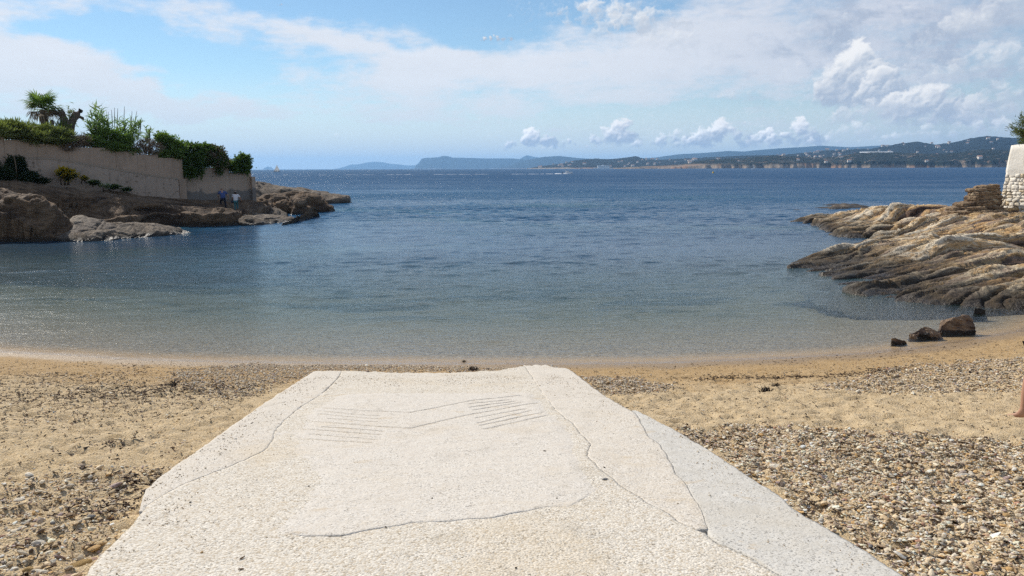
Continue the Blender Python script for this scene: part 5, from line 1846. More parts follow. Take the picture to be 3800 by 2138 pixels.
tube('pole', [(0, 0, -0.3), (p1 - p2_) * 0.5 + Vector((0.03, 0, 0)), p1 - p2_], [0.05, 0.045, 0.035], m_deadleaf, tube_o, 6)

# shrub on the white wall
sp = Vector(rw_pt(1.0, zt, -0.7))
pine = empty('shrub_on_wall', sp)
tag(pine, 'needle-leaved green shrub growing on top of the white wall', 'shrub')
rgn = np.random.default_rng(61)
for i in range(46):
    px, py = rgn.uniform(3735, 3990), rgn.uniform(395, 535)
    if px < 3800 and py < 400 + (3800 - px) * 1.15:
        py = 400 + (3800 - px) * 1.15 + rgn.uniform(0, 60)
    if px < 3765 and py > 535:
        py = 525
    tip = at_y(px, py, sp.y + rgn.uniform(-0.6, 0.8)) - sp
    base_ = Vector((max(0.1, tip.x * 0.45), rgn.uniform(-0.2, 0.2), max(0.0, tip.z * 0.35)))
    mid = base_.lerp(tip, 0.5) + Vector((0, 0, -0.08))
    br = tube('branch', [Vector((0.7, 0, 0)), base_, mid, tip], [0.05, 0.03, 0.02, 0.008], m_bark_d, pine, 5)
    n = 130
    s = rgn.uniform(0.25, 1.0, n)[:, None]
    P = np.array(base_[:]) * (1 - s) + np.array(tip[:]) * s + rgn.normal(size=(n, 3)) * 0.09
    D = np.array((tip - base_)[:]) / max((tip - base_).length, 0.1) * 0.7 + rgn.normal(size=(n, 3)) * 0.55 + np.array([0, 0, 0.25])
    leaves('needles', P, D, 0.22, 0.028, m_pine, br, rgn.normal(0.5, 0.25, n), rgn)
tube('trunk', [Vector((0.7, 0, -0.05)), Vector((0.8, 0, 0.4)), Vector((0.95, 0, 0.9))], [0.12, 0.09, 0.06], m_bark_d, pine, 7)


# ------------------------------------------------------------------ boats, buoy, houses
m_hull = flat_mat('white_gelcoat', (0.78, 0.78, 0.76), 0.35, 0.04, 2.0, 0.0, 0.5)
m_hull_d = flat_mat('navy_paint', (0.02, 0.03, 0.06), 0.35, 0.1, 2.0, 0.0, 0.5)
m_sail, k, out = new_mat('sailcloth')
d_ = k.n('ShaderNodeBsdfDiffuse')
d_.inputs['Color'].default_value = (0.82, 0.81, 0.78, 1)
t_ = k.n('ShaderNodeBsdfTranslucent')
t_.inputs['Color'].default_value = (0.80, 0.79, 0.76, 1)
x_ = k.n('ShaderNodeMixShader')
x_.inputs[0].default_value = 0.5
k.link(d_.outputs[0], x_.inputs[1])
k.link(t_.outputs[0], x_.inputs[2])
k.link(x_.outputs[0], out.inputs['Surface'])
m_sail_d = flat_mat('dark_sailcloth', (0.10, 0.12, 0.15), 0.8, 0.05, 1.0)
m_alu = flat_mat('aluminium', (0.55, 0.56, 0.58), 0.4, 0.05, 3.0)
m_yellow = flat_mat('yellow_buoy_paint', (0.75, 0.50, 0.02), 0.45, 0.08, 4.0)
m_window = flat_mat('dark_window', (0.02, 0.025, 0.03), 0.2, 0.1, 1.0, 0.0, 0.6)
m_foam = flat_mat('foam', (0.82, 0.85, 0.87), 0.8, 0.06, 0.6)


def hull_mesh(name, L, B, D, mat, parent, sheer=0.25):
    n, mm = 12, 7
    V, F = [], []
    for i in range(n):
        t = i / (n - 1)
        wdt = B * 0.5 * (math.sin(min(1, t * 1.15 + 0.22) * math.pi * 0.5) if t < 0.5 else math.cos((t - 0.5) * math.pi * 0.98) ** 0.8)
        zt_ = D * (0.75 + sheer * t * t)
        for j in range(mm):
            a = -math.pi / 2 + math.pi * j / (mm - 1)
            V.append((-L / 2 + L * t + (0.08 * L * t * (1 if j in (0, mm - 1) else 0.4)), math.sin(a) * wdt, zt_ - (math.cos(a) ** 0.7) * (zt_ + D * 0.4)))
        if i:
            for j in range(mm - 1):
                F.append(((i - 1) * mm + j, i * mm + j, i * mm + j + 1, (i - 1) * mm + j + 1))
    F.append(tuple(range(mm)))
    for i in range(n - 1):
        F.append((i * mm, i * mm + mm - 1, (i + 1) * mm + mm - 1, (i + 1) * mm))
    return mesh_obj(name, V, F, mat, parent)


def sail_mesh(name, a, b, c, mat, parent, belly=0.5):
    a, b, c = Vector(a), Vector(b), Vector(c)
    nrm = (b - a).cross(c - a).normalized()
    V, F = [], []
    n = 7
    for i in range(n):
        for j in range(n):
            u, v = i / (n - 1), j / (n - 1)
            p = a.lerp(b, u).lerp(c, v) if True else None
            p = a * (1 - v) + (b * (1 - v)) * 0 + c * v
            p = a.lerp(b, u) * (1 - v) + c * v
            V.append((p + nrm * belly * math.sin(u * math.pi) * math.sin(min(1, v * 1.2) * math.pi))[:])
    for i in range(n - 1):
        for j in range(n - 1):
            F.append((i * n + j, (i + 1) * n + j, (i + 1) * n + j + 1, i * n + j + 1))
    o = mesh_obj(name, V, F, mat, parent)
    so = o.modifiers.new('thickness', 'SOLIDIFY')
    so.thickness = 0.004
    return o


def sailboat(label, px, py, mast, yaw, heel, hull_m, sail_m, jib=True):
    p = at_z(px, py, 0.0)
    t = empty('sailing_boat', (p.x, p.y, 0.05), yaw)
    t.rotation_euler = (heel, 0, yaw)
    tag(t, label, 'sailing boat')
    L = mast * 0.85
    hull_mesh('hull', L, L * 0.30, L * 0.09, hull_m, t)
    tube('mast', [(L * 0.05, 0, 0.3), (L * 0.05, 0, mast * 0.5), (L * 0.05, 0, mast)], [0.10, 0.09, 0.06], m_alu, t, 6)
    tube('boom', [(L * 0.05, 0, mast * 0.12), (-L * 0.40, L * 0.10, mast * 0.12)], [0.07, 0.05], m_alu, t, 6)
    sail_mesh('mainsail', (L * 0.04, 0, mast * 0.14), (-L * 0.40, L * 0.10, mast * 0.14), (L * 0.04, 0, mast * 0.98), sail_m, t)
    if jib:
        sail_mesh('jib', (L * 0.52, 0, mast * 0.10), (L * 0.02, L * 0.12, mast * 0.12), (L * 0.07, 0, mast * 0.86), sail_m, t)
    cab = mesh_obj('cabin', [(x, y, z) for z, k_ in ((L * 0.07, 1.0), (L * 0.11, 0.75)) for x, y in ((-L * 0.12 * k_, -L * 0.08 * k_), (L * 0.16 * k_, -L * 0.07 * k_), (L * 0.16 * k_, L * 0.07 * k_), (-L * 0.12 * k_, L * 0.08 * k_))],
                   [(4, 5, 6, 7), (0, 1, 5, 4), (1, 2, 6, 5), (2, 3, 7, 6), (3, 0, 4, 7)], m_hull, t, smooth=False)
    return t


sailboat('white-sailed yacht heeling near the left point, nearest of the boats at left', 1029, 638.5, 11.5, R(200), R(-6), m_hull_d, m_sail)
sailboat('tiny dark sail on the horizon in front of the small island', 994, 630.5, 9.5, R(185), R(3), m_hull_d, m_sail_d, False)
sailboat('single white sail below the cliffs of the headland at right', 2795, 628.5, 11.0, R(160), R(-4), m_hull, m_sail, False)

mp = at_z(2106, 645.5)
mb = empty('motor_boat', (mp.x, mp.y, 0.05), R(4))
tag(mb, 'white motor boat speeding right ahead of a foaming wake', 'motor boat')
hull_mesh('hull', 6.4, 2.3, 1.0, m_hull, mb, 0.6)


def box(name, x0, x1, y0, y1, z0, z1, mat, parent, taper=0.0):
    V = [(x0, y0, z0), (x1, y0, z0), (x1, y1, z0), (x0, y1, z0), (x0 + taper, y0 + taper * .4, z1), (x1 - taper, y0 + taper * .4, z1), (x1 - taper, y1 - taper * .4, z1), (x0 + taper, y1 - taper * .4, z1)]
    return mesh_obj(name, V, [(0, 3, 2, 1), (4, 5, 6, 7), (0, 1, 5, 4), (1, 2, 6, 5), (2, 3, 7, 6), (3, 0, 4, 7)], mat, parent, smooth=False)


cb = box('cabin', -1.2, 1.0, -0.85, 0.85, 0.7, 1.9, m_hull, mb, 0.25)
box('windscreen', 0.35, 1.02, -0.80, 0.80, 1.1, 1.55, m_window, cb, 0.05)
box('roof', -1.6, 0.9, -0.95, 0.95, 1.95, 2.12, m_hull, mb, 0.1)
box('outboard', -3.6, -3.1, -0.25, 0.25, 0.3, 1.3, m_hull_d, mb, 0.05)

# wakes: low broken ridges of foam
wrng = np.random.default_rng(71)


def wake(label, x0, x1, y, h0, h1, wd, fill, seed):
    rg = np.random.default_rng(seed)
    V, F = [], []
    x = x0
    while x < x1:
        ln = rg.uniform(3, 14) if fill < 0.9 else 6
        if rg.uniform() < fill:
            t = (x - x0) / (x1 - x0)
            h = (h0 + (h1 - h0) * t) * rg.uniform(0.6, 1.2)
            b = len(V)
            yy = y + rg.uniform(-0.5, 0.5)
            V += [(x, yy - wd, 0.0), (x + ln * 0.2, yy - wd * 0.4, h), (x + ln * 0.8, yy - wd * 0.4, h * rg.uniform(0.6, 1)), (x + ln, yy - wd, 0.0), (x + ln, yy + wd, 0.0), (x, yy + wd, 0.0)]
            F += [(b, b + 3, b + 2, b + 1), (b + 1, b + 2, b + 4, b + 5)]
        x += ln
    o = mesh_obj('boat_wake', V, F, m_foam)
    return tag(o, label, None, None, 'stuff')


wake('white foaming wake behind the motor boat', mp.x - 15.5, mp.x - 2.8, mp.y, 0.20, 0.75, 2.0, 1.0, 3)
wake('long thin line of old boat wake across the bay', -178, mp.x - 16, mp.y - 4, 0.05, 0.10, 1.0, 0.5, 5)

bp = at_z(2646, 643)
buoy = empty('buoy', (bp.x, bp.y, 0.0))
tag(buoy, 'yellow channel buoy floating in the bay below the headland', 'buoy')
tube('float', [(0, 0, -0.3), (0, 0, 0.0), (0, 0, 0.25), (0, 0, 0.5), (0, 0, 0.62)], [0.55, 0.75, 0.75, 0.6, 0.2], m_yellow, buoy, 12)
tube('top_cone', [(0, 0, 0.6), (0, 0, 1.1), (0, 0, 1.65)], [0.42, 0.26, 0.05], m_yellow, buoy, 10)

# houses on the far slopes
m_house = flat_mat('house_wall', (0.78, 0.70, 0.60), 0.9, 0.12, 0.2)
m_roof = flat_mat('tile_roof', (0.40, 0.21, 0.13), 0.9, 0.15, 0.3)


def house_tree(loc, yaw, wd, dp, ht, label, group):
    t = empty('house', loc, yaw)
    tag(t, label, 'house', group)
    return t


hw = mesh_obj('wall', [(-6, -5, -4), (6, -5, -4), (6, 5, -4), (-6, 5, -4), (-6, -5, 6), (6, -5, 6), (6, 5, 6), (-6, 5, 6)], [(0, 1, 5, 4), (1, 2, 6, 5), (2, 3, 7, 6), (3, 0, 4, 7)], m_house, None, smooth=False)
hr = mesh_obj('roof', [(-6.6, -5.6, 5.9), (6.6, -5.6, 5.9), (6.6, 5.6, 5.9), (-6.6, 5.6, 5.9), (-6.6, 0, 8.2), (6.6, 0, 8.2)], [(0, 1, 5, 4), (2, 3, 4, 5), (1, 2, 5), (3, 0, 4), (0, 3, 2, 1)], m_roof, None, smooth=False)
HOUSE_PARTS = [hw.data, hr.data]
for o in (hw, hr):
    bpy.data.objects.remove(o)


def project(P):
    inv = np.array(CAM_M.inverted())
    Q = P @ inv[:3, :3].T + inv[:3, 3]
    return 1900 + FPX * Q[:, 0] / -Q[:, 2], 1069 - FPX * Q[:, 1] / -Q[:, 2]


def scatter_houses(obj, region, n, seed, label, group, scale=1.0):
    me = obj.data
    co = np.empty(len(me.vertices) * 3, np.float32)
    me.vertices.foreach_get('co', co)
    co = co.reshape(-1, 3)
    px, py = project(co)
    x0, x1, y0, y1 = region
    ok = np.where((px > x0) & (px < x1) & (py > y0) & (py < y1) & (co[:, 2] > 3))[0]
    rg = np.random.default_rng(seed)
    if len(ok) == 0:
        return
    for i in rg.choice(ok, min(n, len(ok)), replace=False):
        s = scale * rg.uniform(0.65, 1.35)
        t = empty('house', (co[i, 0] + rg.uniform(-8, 8), co[i, 1] + rg.uniform(-8, 8), co[i, 2] + 3.0), rg.uniform(-0.6, 0.6))
        t.scale = (s * rg.uniform(0.8, 1.7), s, s)
        tag(t, label, 'house', group)
        for nm, d in zip(('wall', 'roof'), HOUSE_PARTS):
            c = bpy.data.objects.new(nm, d)
            COL.objects.link(c)
            c.parent = t


hills = {o.name: o for o in bpy.data.objects}
scatter_houses(hills['wooded_hills'], (2830, 3260, 555, 606), 85, 5, 'pale house in the village spread over the hillside at right', 'houses of the hillside village')
scatter_houses(hills['wooded_hills'], (3270, 3720, 515, 570), 34, 6, 'pale house scattered on the tall hill beside the white wall', 'houses on the tall right hill', 0.9)
scatter_houses(hills['wooded_hills.001'], (2300, 2830, 590, 622), 55, 7, 'pale house low on the long wooded hills in the middle distance', 'houses along the middle hills', 1.0)
scatter_houses(hills['wooded_hills.001'], (1990, 2330, 600, 626), 22, 8, 'pale house near the shore of the farther wooded hills', 'houses by the far shore')
scatter_houses(hills['headland_hills'], (2400, 3700, 572, 606), 30, 9, 'pale villa among the pines of the near headland', 'villas on the near headland', 0.75)

hp_ = at_y(2240, 624, 4850.0)
hot = empty('shore_building', (hp_.x, hp_.y, 0.0))
tag(hot, 'long white multi-storey building on the far shore', 'building')
box('wall', -38, 36, -10, 10, -3, 19, m_hull, hot)
for i in range(4):
    box('balcony', -38.5, 36.5, -12.5, -9.9, 3.5 + i * 4.2, 4.6 + i * 4.2, m_hull, hot)
box('roof', -10, 4, -6, 6, 19, 23, m_hull, hot)
box('sea_wall', -66, 34, -16, -12, -3, 3.5, m_hull, hot)
gp = at_y(3252, 567, 4400.0)
gh = empty('greenhouse', (gp.x, gp.y, gp.z - 6), R(-8))
tag(gh, 'long pale greenhouse roofs on the ridge above the headland', 'greenhouse')
box('wall', -88, 88, -18, 18, -30, 6, m_hull, gh)
for i in range(8):
    x0 = -88 + i * 22
    mesh_obj('roof', [(x0, -18.5, 6.2), (x0 + 21.5, -18.5, 6.2), (x0 + 21.5, 18.5, 6.2), (x0, 18.5, 6.2), (x0, 0, 12), (x0 + 21.5, 0, 12)], [(0, 1, 5, 4), (2, 3, 4, 5), (1, 2, 5), (3, 0, 4)], m_hull, gh, smooth=False)

# ------------------------------------------------------------------ people
m_skin = flat_mat('skin', (0.42, 0.235, 0.155), 0.6, 0.06, 9.0)
m_hair = flat_mat('dark_hair', (0.018, 0.014, 0.012), 0.7, 0.2, 20.0)
m_shirt_b = flat_mat('blue_shirt_cloth', (0.055, 0.085, 0.22), 0.9, 0.15, 9.0)
m_trou_d = flat_mat('dark_trouser_cloth', (0.018, 0.020, 0.035), 0.9, 0.15, 9.0)
m_shirt_w = flat_mat('white_shirt_cloth', (0.72, 0.70, 0.72), 0.9, 0.05, 9.0)
m_trou_t = flat_mat('teal_trouser_cloth', (0.055, 0.16, 0.18), 0.9, 0.12, 9.0)
m_shoe = flat_mat('shoe_leather', (0.03, 0.025, 0.022), 0.6, 0.1, 9.0)
m_strap = flat_mat('bag_cloth', (0.05, 0.05, 0.075), 0.9, 0.1, 9.0)


def skin_mesh(name, nodes, edges, mat, parent, levels=2):
    """nodes: list of (x, y, z, radius); edges between them; grown with the Skin modifier"""
    me = bpy.data.meshes.new(name)
    me.from_pydata([n[:3] for n in nodes], edges, [])
    o = bpy.data.objects.new(name, me)
    COL.objects.link(o)
    o.parent = parent
    o.modifiers.new('skin', 'SKIN').use_smooth_shade = True
    for i, v in enumerate(me.skin_vertices[0].data):
        rx_ = nodes[i][3]
        v.radius = rx_ if isinstance(rx_, tuple) else (rx_, rx_)
        v.use_root = (i == 0)
    sb = o.modifiers.new('smooth', 'SUBSURF')
    sb.levels = levels
    sb.render_levels = levels
    me.materials.append(mat)
    return o


def person(label, loc, yaw, J, shirt_m, trou_m, hair='short', shoes=True, shorts=False):
    root = empty('person', loc, yaw)
    tag(root, label, 'person')
    V3 = {k_: Vector(v) for k_, v in J.items()}
    nodes, edges, idx = [], [], {}

    def add(key, p, r, parent_key=None):
        idx[key] = len(nodes)
        nodes.append((*p, r))
        if parent_key is not None:
            edges.append((idx[parent_key], idx[key]))

    add('pelvis', V3['pelvis'], 0.125)
    add('waist', V3['pelvis'].lerp(V3['chest'], 0.45), 0.115, 'pelvis')
    add('chest', V3['chest'], 0.145, 'waist')
    add('neck', V3['neck'], 0.055, 'chest')
    add('jaw', V3['head'].lerp(V3['neck'], 0.42), 0.068, 'neck')
    add('head', V3['head'], 0.092, 'jaw')
    hd = (V3['head'] - V3['neck']).normalized()
    add('crown', V3['head'] + hd * 0.085, 0.060, 'head')
    fwd = Vector((0, 1, 0))
    add('nose', V3['head'] + fwd * 0.105 - hd * 0.02, 0.016, 'head')
    for s in ('l', 'r'):
        sx_ = -1 if s == 'l' else 1
        add('ear' + s, V3['head'] + Vector((sx_ * 0.088, 0, 0)), 0.016, 'head')
        sh, eb, wr_ = V3['sh_' + s], V3['el_' + s], V3['wr_' + s]
        add('sh' + s, sh, 0.062, 'chest')
        add('el' + s, eb, 0.043, 'sh' + s)
        add('wr' + s, wr_, 0.028, 'el' + s)
        hd_ = (wr_ - eb).normalized()
        palm_ = wr_ + hd_ * 0.075
        add('pm' + s, palm_, 0.034, 'wr' + s)
        acr = hd_.cross(Vector((0.2, 1, 0.1))).normalized()
        for q, (off_, ln) in enumerate(((-0.028, 0.062), (-0.010, 0.072), (0.010, 0.068), (0.028, 0.054))):
            k1 = palm_ + hd_ * 0.035 + acr * off_
            add(f'f{s}{q}', k1, 0.009, 'pm' + s)
            add(f'g{s}{q}', k1 + hd_ * ln + fwd * 0.02, 0.0075, f'f{s}{q}')
        add('t' + s, wr_ + hd_ * 0.045 + acr * -0.045, 0.010, 'pm' + s)
        add('u' + s, wr_ + hd_ * 0.090 + acr * -0.060 + fwd * 0.015, 0.008, 't' + s)
        hp, kn, an, to = V3['hip_' + s], V3['kn_' + s], V3['an_' + s], V3['toe_' + s]
        add('hp' + s, hp, 0.085, 'pelvis')
        add('th' + s, hp.lerp(kn, 0.55), 0.072, 'hp' + s)
        add('kn' + s, kn, 0.053, 'th' + s)
        add('cf' + s, kn.lerp(an, 0.35), 0.054, 'kn' + s)
        add('an' + s, an, 0.034, 'cf' + s)
        back = (an - to)
        back.z = 0
        add('he' + s, an + back.normalized() * 0.045 - Vector((0, 0, 0.045)), 0.030, 'an' + s)
        add('ba' + s, an.lerp(to, 0.62) - Vector((0, 0, 0.012)), 0.034, 'an' + s)
        add('to' + s, to, 0.022, 'ba' + s)
    skin_mesh('body', nodes, edges, m_skin, root)
    # clothes
    n2, e2 = [], []
    P_, C_ = V3['pelvis'], V3['chest']
    dn = (P_ - C_).normalized()
    seq = [P_ + dn * 0.06, P_.lerp(C_, 0.35), C_, C_.lerp(V3['neck'], 0.55)]
    for i, (p, r) in enumerate(zip(seq, ((0.20, 0.16), (0.185, 0.15), (0.205, 0.155), (0.10, 0.09)))):
        n2.append((*p, r))
        if i:
            e2.append((i - 1, i))
    for s in ('l', 'r'):
        a = len(n2)
        n2.append((*V3['sh_' + s], 0.085))
        e2.append((2, a))
        n2.append((*V3['sh_' + s].lerp(V3['el_' + s], 0.75), 0.066))
        e2.append((a, a + 1))
    skin_mesh('shirt', n2, e2, shirt_m, root)
    n3, e3 = [(*(P_ + Vector((0, 0, 0.03))), (0.165, 0.135))], []
    for s in ('l', 'r'):
        hp, kn, an = V3['hip_' + s], V3['kn_' + s], V3['an_' + s]
        a = len(n3)
        n3.append((*hp, 0.105))
        e3.append((0, a))
        if shorts:
            n3.append((*hp.lerp(kn, 0.75), 0.095))
            e3.append((a, a + 1))
        else:
            n3 += [(*hp.lerp(kn, 0.5), 0.088), (*kn, 0.072), (*kn.lerp(an, 0.5), 0.068), (*an, 0.060)]
            e3 += [(a, a + 1), (a + 1, a + 2), (a + 2, a + 3), (a + 3, a + 4)]
    skin_mesh('shorts' if shorts else 'trousers', n3, e3, trou_m, root)
    h = V3['head']
    if hair == 'bob':
        skin_mesh('hair', [(*(h + Vector((0, -0.02, 0.05))), 0.105), (*(h + Vector((0, -0.055, -0.06))), (0.118, 0.09)), (*(h + Vector((0, -0.05, -0.15))), (0.12, 0.07))], [(0, 1), (1, 2)], m_hair, root)
    else:
        skin_mesh('hair', [(*(h + Vector((0, -0.03, 0.055))), 0.088), (*(h + Vector((0, -0.055, -0.02))), 0.085)], [(0, 1)], m_hair, root)
    if shoes:
        for s in ('l', 'r'):
            an, to = V3['an_' + s], V3['toe_' + s]
            back = Vector((an.x - to.x, an.y - to.y, 0)).normalized()
            skin_mesh('shoe', [(*(an + back * 0.05 - Vector((0, 0, 0.035))), 0.047), (*(an.lerp(to, 0.5) - Vector((0, 0, 0.015))), 0.050), (*to, 0.040)], [(0, 1), (1, 2)], m_shoe, root)
    return root


man_g = at_y(836, 779, 61.0)
mz = max(rock_height(man_g.x, man_g.y), man_g.z - 0.3)
man_g = at_y(836, 779, 61.0)
person('man in a dark blue shirt bent forward, climbing the rocks by the wall', (man_g.x - 0.12, man_g.y, man_g.z), R(16),
       dict(pelvis=(0, 0, 0.88), chest=(-0.04, 0.20, 1.32), neck=(-0.08, 0.36, 1.50), head=(-0.10, 0.46, 1.60),
            sh_l=(-0.26, 0.22, 1.38), el_l=(-0.40, 0.30, 1.12), wr_l=(-0.36, 0.48, 0.94), sh_r=(0.20, 0.22, 1.38), el_r=(0.36, 0.16, 1.12), wr_r=(0.36, 0.26, 0.88),
            hip_l=(-0.10, 0.02, 0.85), kn_l=(-0.22, 0.34, 0.66), an_l=(-0.20, 0.34, 0.36), toe_l=(-0.20, 0.50, 0.29), hip_r=(0.10, 0, 0.85), kn_r=(0.15, 0.04, 0.46), an_r=(0.17, 0.0, 0.08), toe_r=(0.19, 0.16, 0.02)),
       m_shirt_b, m_trou_d)
wom_g = at_y(877, 784, 61.4)
person('dark-haired woman in a white shirt and teal trousers seen from behind', (wom_g.x, wom_g.y, wom_g.z), R(14),
       dict(pelvis=(0, 0, 0.82), chest=(0, 0.04, 1.20), neck=(0, 0.06, 1.38), head=(0, 0.09, 1.49),
            sh_l=(-0.19, 0.03, 1.27), el_l=(-0.25, 0.02, 1.00), wr_l=(-0.22, 0.14, 0.80), sh_r=(0.19, 0.03, 1.27), el_r=(0.36, 0.0, 1.04), wr_r=(0.42, 0.12, 0.84),
            hip_l=(-0.08, 0, 0.79), kn_l=(-0.07, 0.02, 0.43), an_l=(-0.07, 0, 0.08), toe_l=(-0.08, 0.15, 0.02), hip_r=(0.08, 0, 0.79), kn_r=(0.10, 0.10, 0.46), an_r=(0.11, 0.12, 0.16), toe_r=(0.12, 0.26, 0.10)),
       m_shirt_w, m_trou_t, 'bob')
bag = empty('shoulder_bag', (wom_g.x - 0.28, wom_g.y - 0.02, wom_g.z + 0.62), R(14))
tag(bag, 'dark cloth bag hanging on a long strap at the woman\'s left side', 'bag')
skin_mesh('pouch', [(0, 0, 0.0, (0.10, 0.05)), (0, 0, 0.13, (0.12, 0.06)), (0.01, 0, 0.25, (0.09, 0.04))], [(0, 1), (1, 2)], m_strap, bag)
tube('strap', [(0.0, -0.03, 0.25), (0.06, -0.14, 0.45), (0.10, -0.16, 0.62), (0.12, -0.02, 0.72)], [0.014] * 4, m_strap, bag, 5)

# the bather at the right edge: only the lower leg is in the picture
leg_g = on_ground(3790, 1538, beach_smooth)
bather = person('bare-legged bather walking at the right edge of the beach', (leg_g.x + 0.035, leg_g.y - 0.05, float(beach_smooth(np.array([leg_g.x]), np.array([leg_g.y]))[0]) - 0.035), R(35),
                dict(pelvis=(0.16, -0.06, 0.92), chest=(0.20, -0.08, 1.36), neck=(0.21, -0.07, 1.54), head=(0.21, -0.04, 1.66),
                     sh_l=(0.02, -0.08, 1.44), el_l=(0.02, -0.20, 1.16), wr_l=(0.10, -0.10, 0.92), sh_r=(0.40, -0.08, 1.44), el_r=(0.46, -0.10, 1.16), wr_r=(0.46, 0.0, 0.92),
                     hip_l=(0.07, -0.05, 0.88), kn_l=(-0.075, 0.0, 0.50), an_l=(-0.12, 0.0, 0.08), toe_l=(-0.15, 0.16, 0.02), hip_r=(0.25, -0.05, 0.88), kn_r=(0.29, 0.02, 0.50), an_r=(0.30, -0.06, 0.09), toe_r=(0.30, 0.10, 0.02)),
                m_shirt_w, m_trou_d, 'short', False, True)


# ------------------------------------------------------------------ pebbles, shingle, wrack
def in_poly(x, y, poly):
    inside = np.zeros(len(x), bool)
    n = len(poly)
    for i in range(n):
        x0, y0 = poly[i]
        x1, y1 = poly[(i + 1) % n]
        c = ((y0 > y) != (y1 > y)) & (x < (x1 - x0) * (y - y0) / (y1 - y0 + 1e-12) + x0)
        inside ^= c
    return inside


def zone(pts):
    return np.array([on_ground(px, py, beach_smooth)[:2] for px, py in pts])


def sample_zone(poly, n, rng, fringe=0.25):
    """random spots in a patch of beach whose edge is frayed by noise"""
    lo, hi = poly.min(0) - fringe, poly.max(0) + fringe
    x, y = rng.uniform(lo[0], hi[0], n * 4), rng.uniform(lo[1], hi[1], n * 4)
    wx = fringe * 2.0 * fbm(x * 0.9, y * 0.9, 4, 0.6, seed=3)
    wy = fringe * 2.0 * fbm(x * 0.9 + 20, y * 0.9, 4, 0.6, seed=7)
    ok = in_poly(x + wx + rng.normal(0, fringe * 0.25, len(x)), y + wy + rng.normal(0, fringe * 0.25, len(x)), poly)
    xl, xr = edge_x(EDGE_L, y), edge_x(EDGE_R, y)
    lip = np.abs(rng.normal(0, 0.03, len(x)))
    ok &= ~((x > xl + lip) & (x < xr - lip) & (y < ramp_top(x) + 0.02))
    x, y = x[ok], y[ok]
    return x[:n], y[:n]


PAL_P = np.array([(0.66, 0.56, 0.41), (0.62, 0.49, 0.32), (0.72, 0.64, 0.51), (0.54, 0.40, 0.24), (0.48, 0.37, 0.26), (0.33, 0.27, 0.22), (0.52, 0.33, 0.14), (0.36, 0.20, 0.13), (0.16, 0.12, 0.09), (0.70, 0.66, 0.58), (0.40, 0.30, 0.27)])
WGT = np.array([0.20, 0.17, 0.14, 0.12, 0.09, 0.06, 0.07, 0.03, 0.05, 0.04, 0.03])
m_peb, k, out = new_mat('pebble')
c = attr(k, 'col', 'Color', 'INSTANCER')
n_ = k.noise(k.n('ShaderNodeTexCoord').outputs['Object'], 2.2, 4, 0.6)
principled(k, out, k.mix(k.lin(n_, 0.3, 0.7, 0.0, 0.4), c, k.mix(1.0, c, (0.55, 0.5, 0.45), 'MULTIPLY')), 0.8, k.bump(n_, 0.3, 0.2), 0.25)


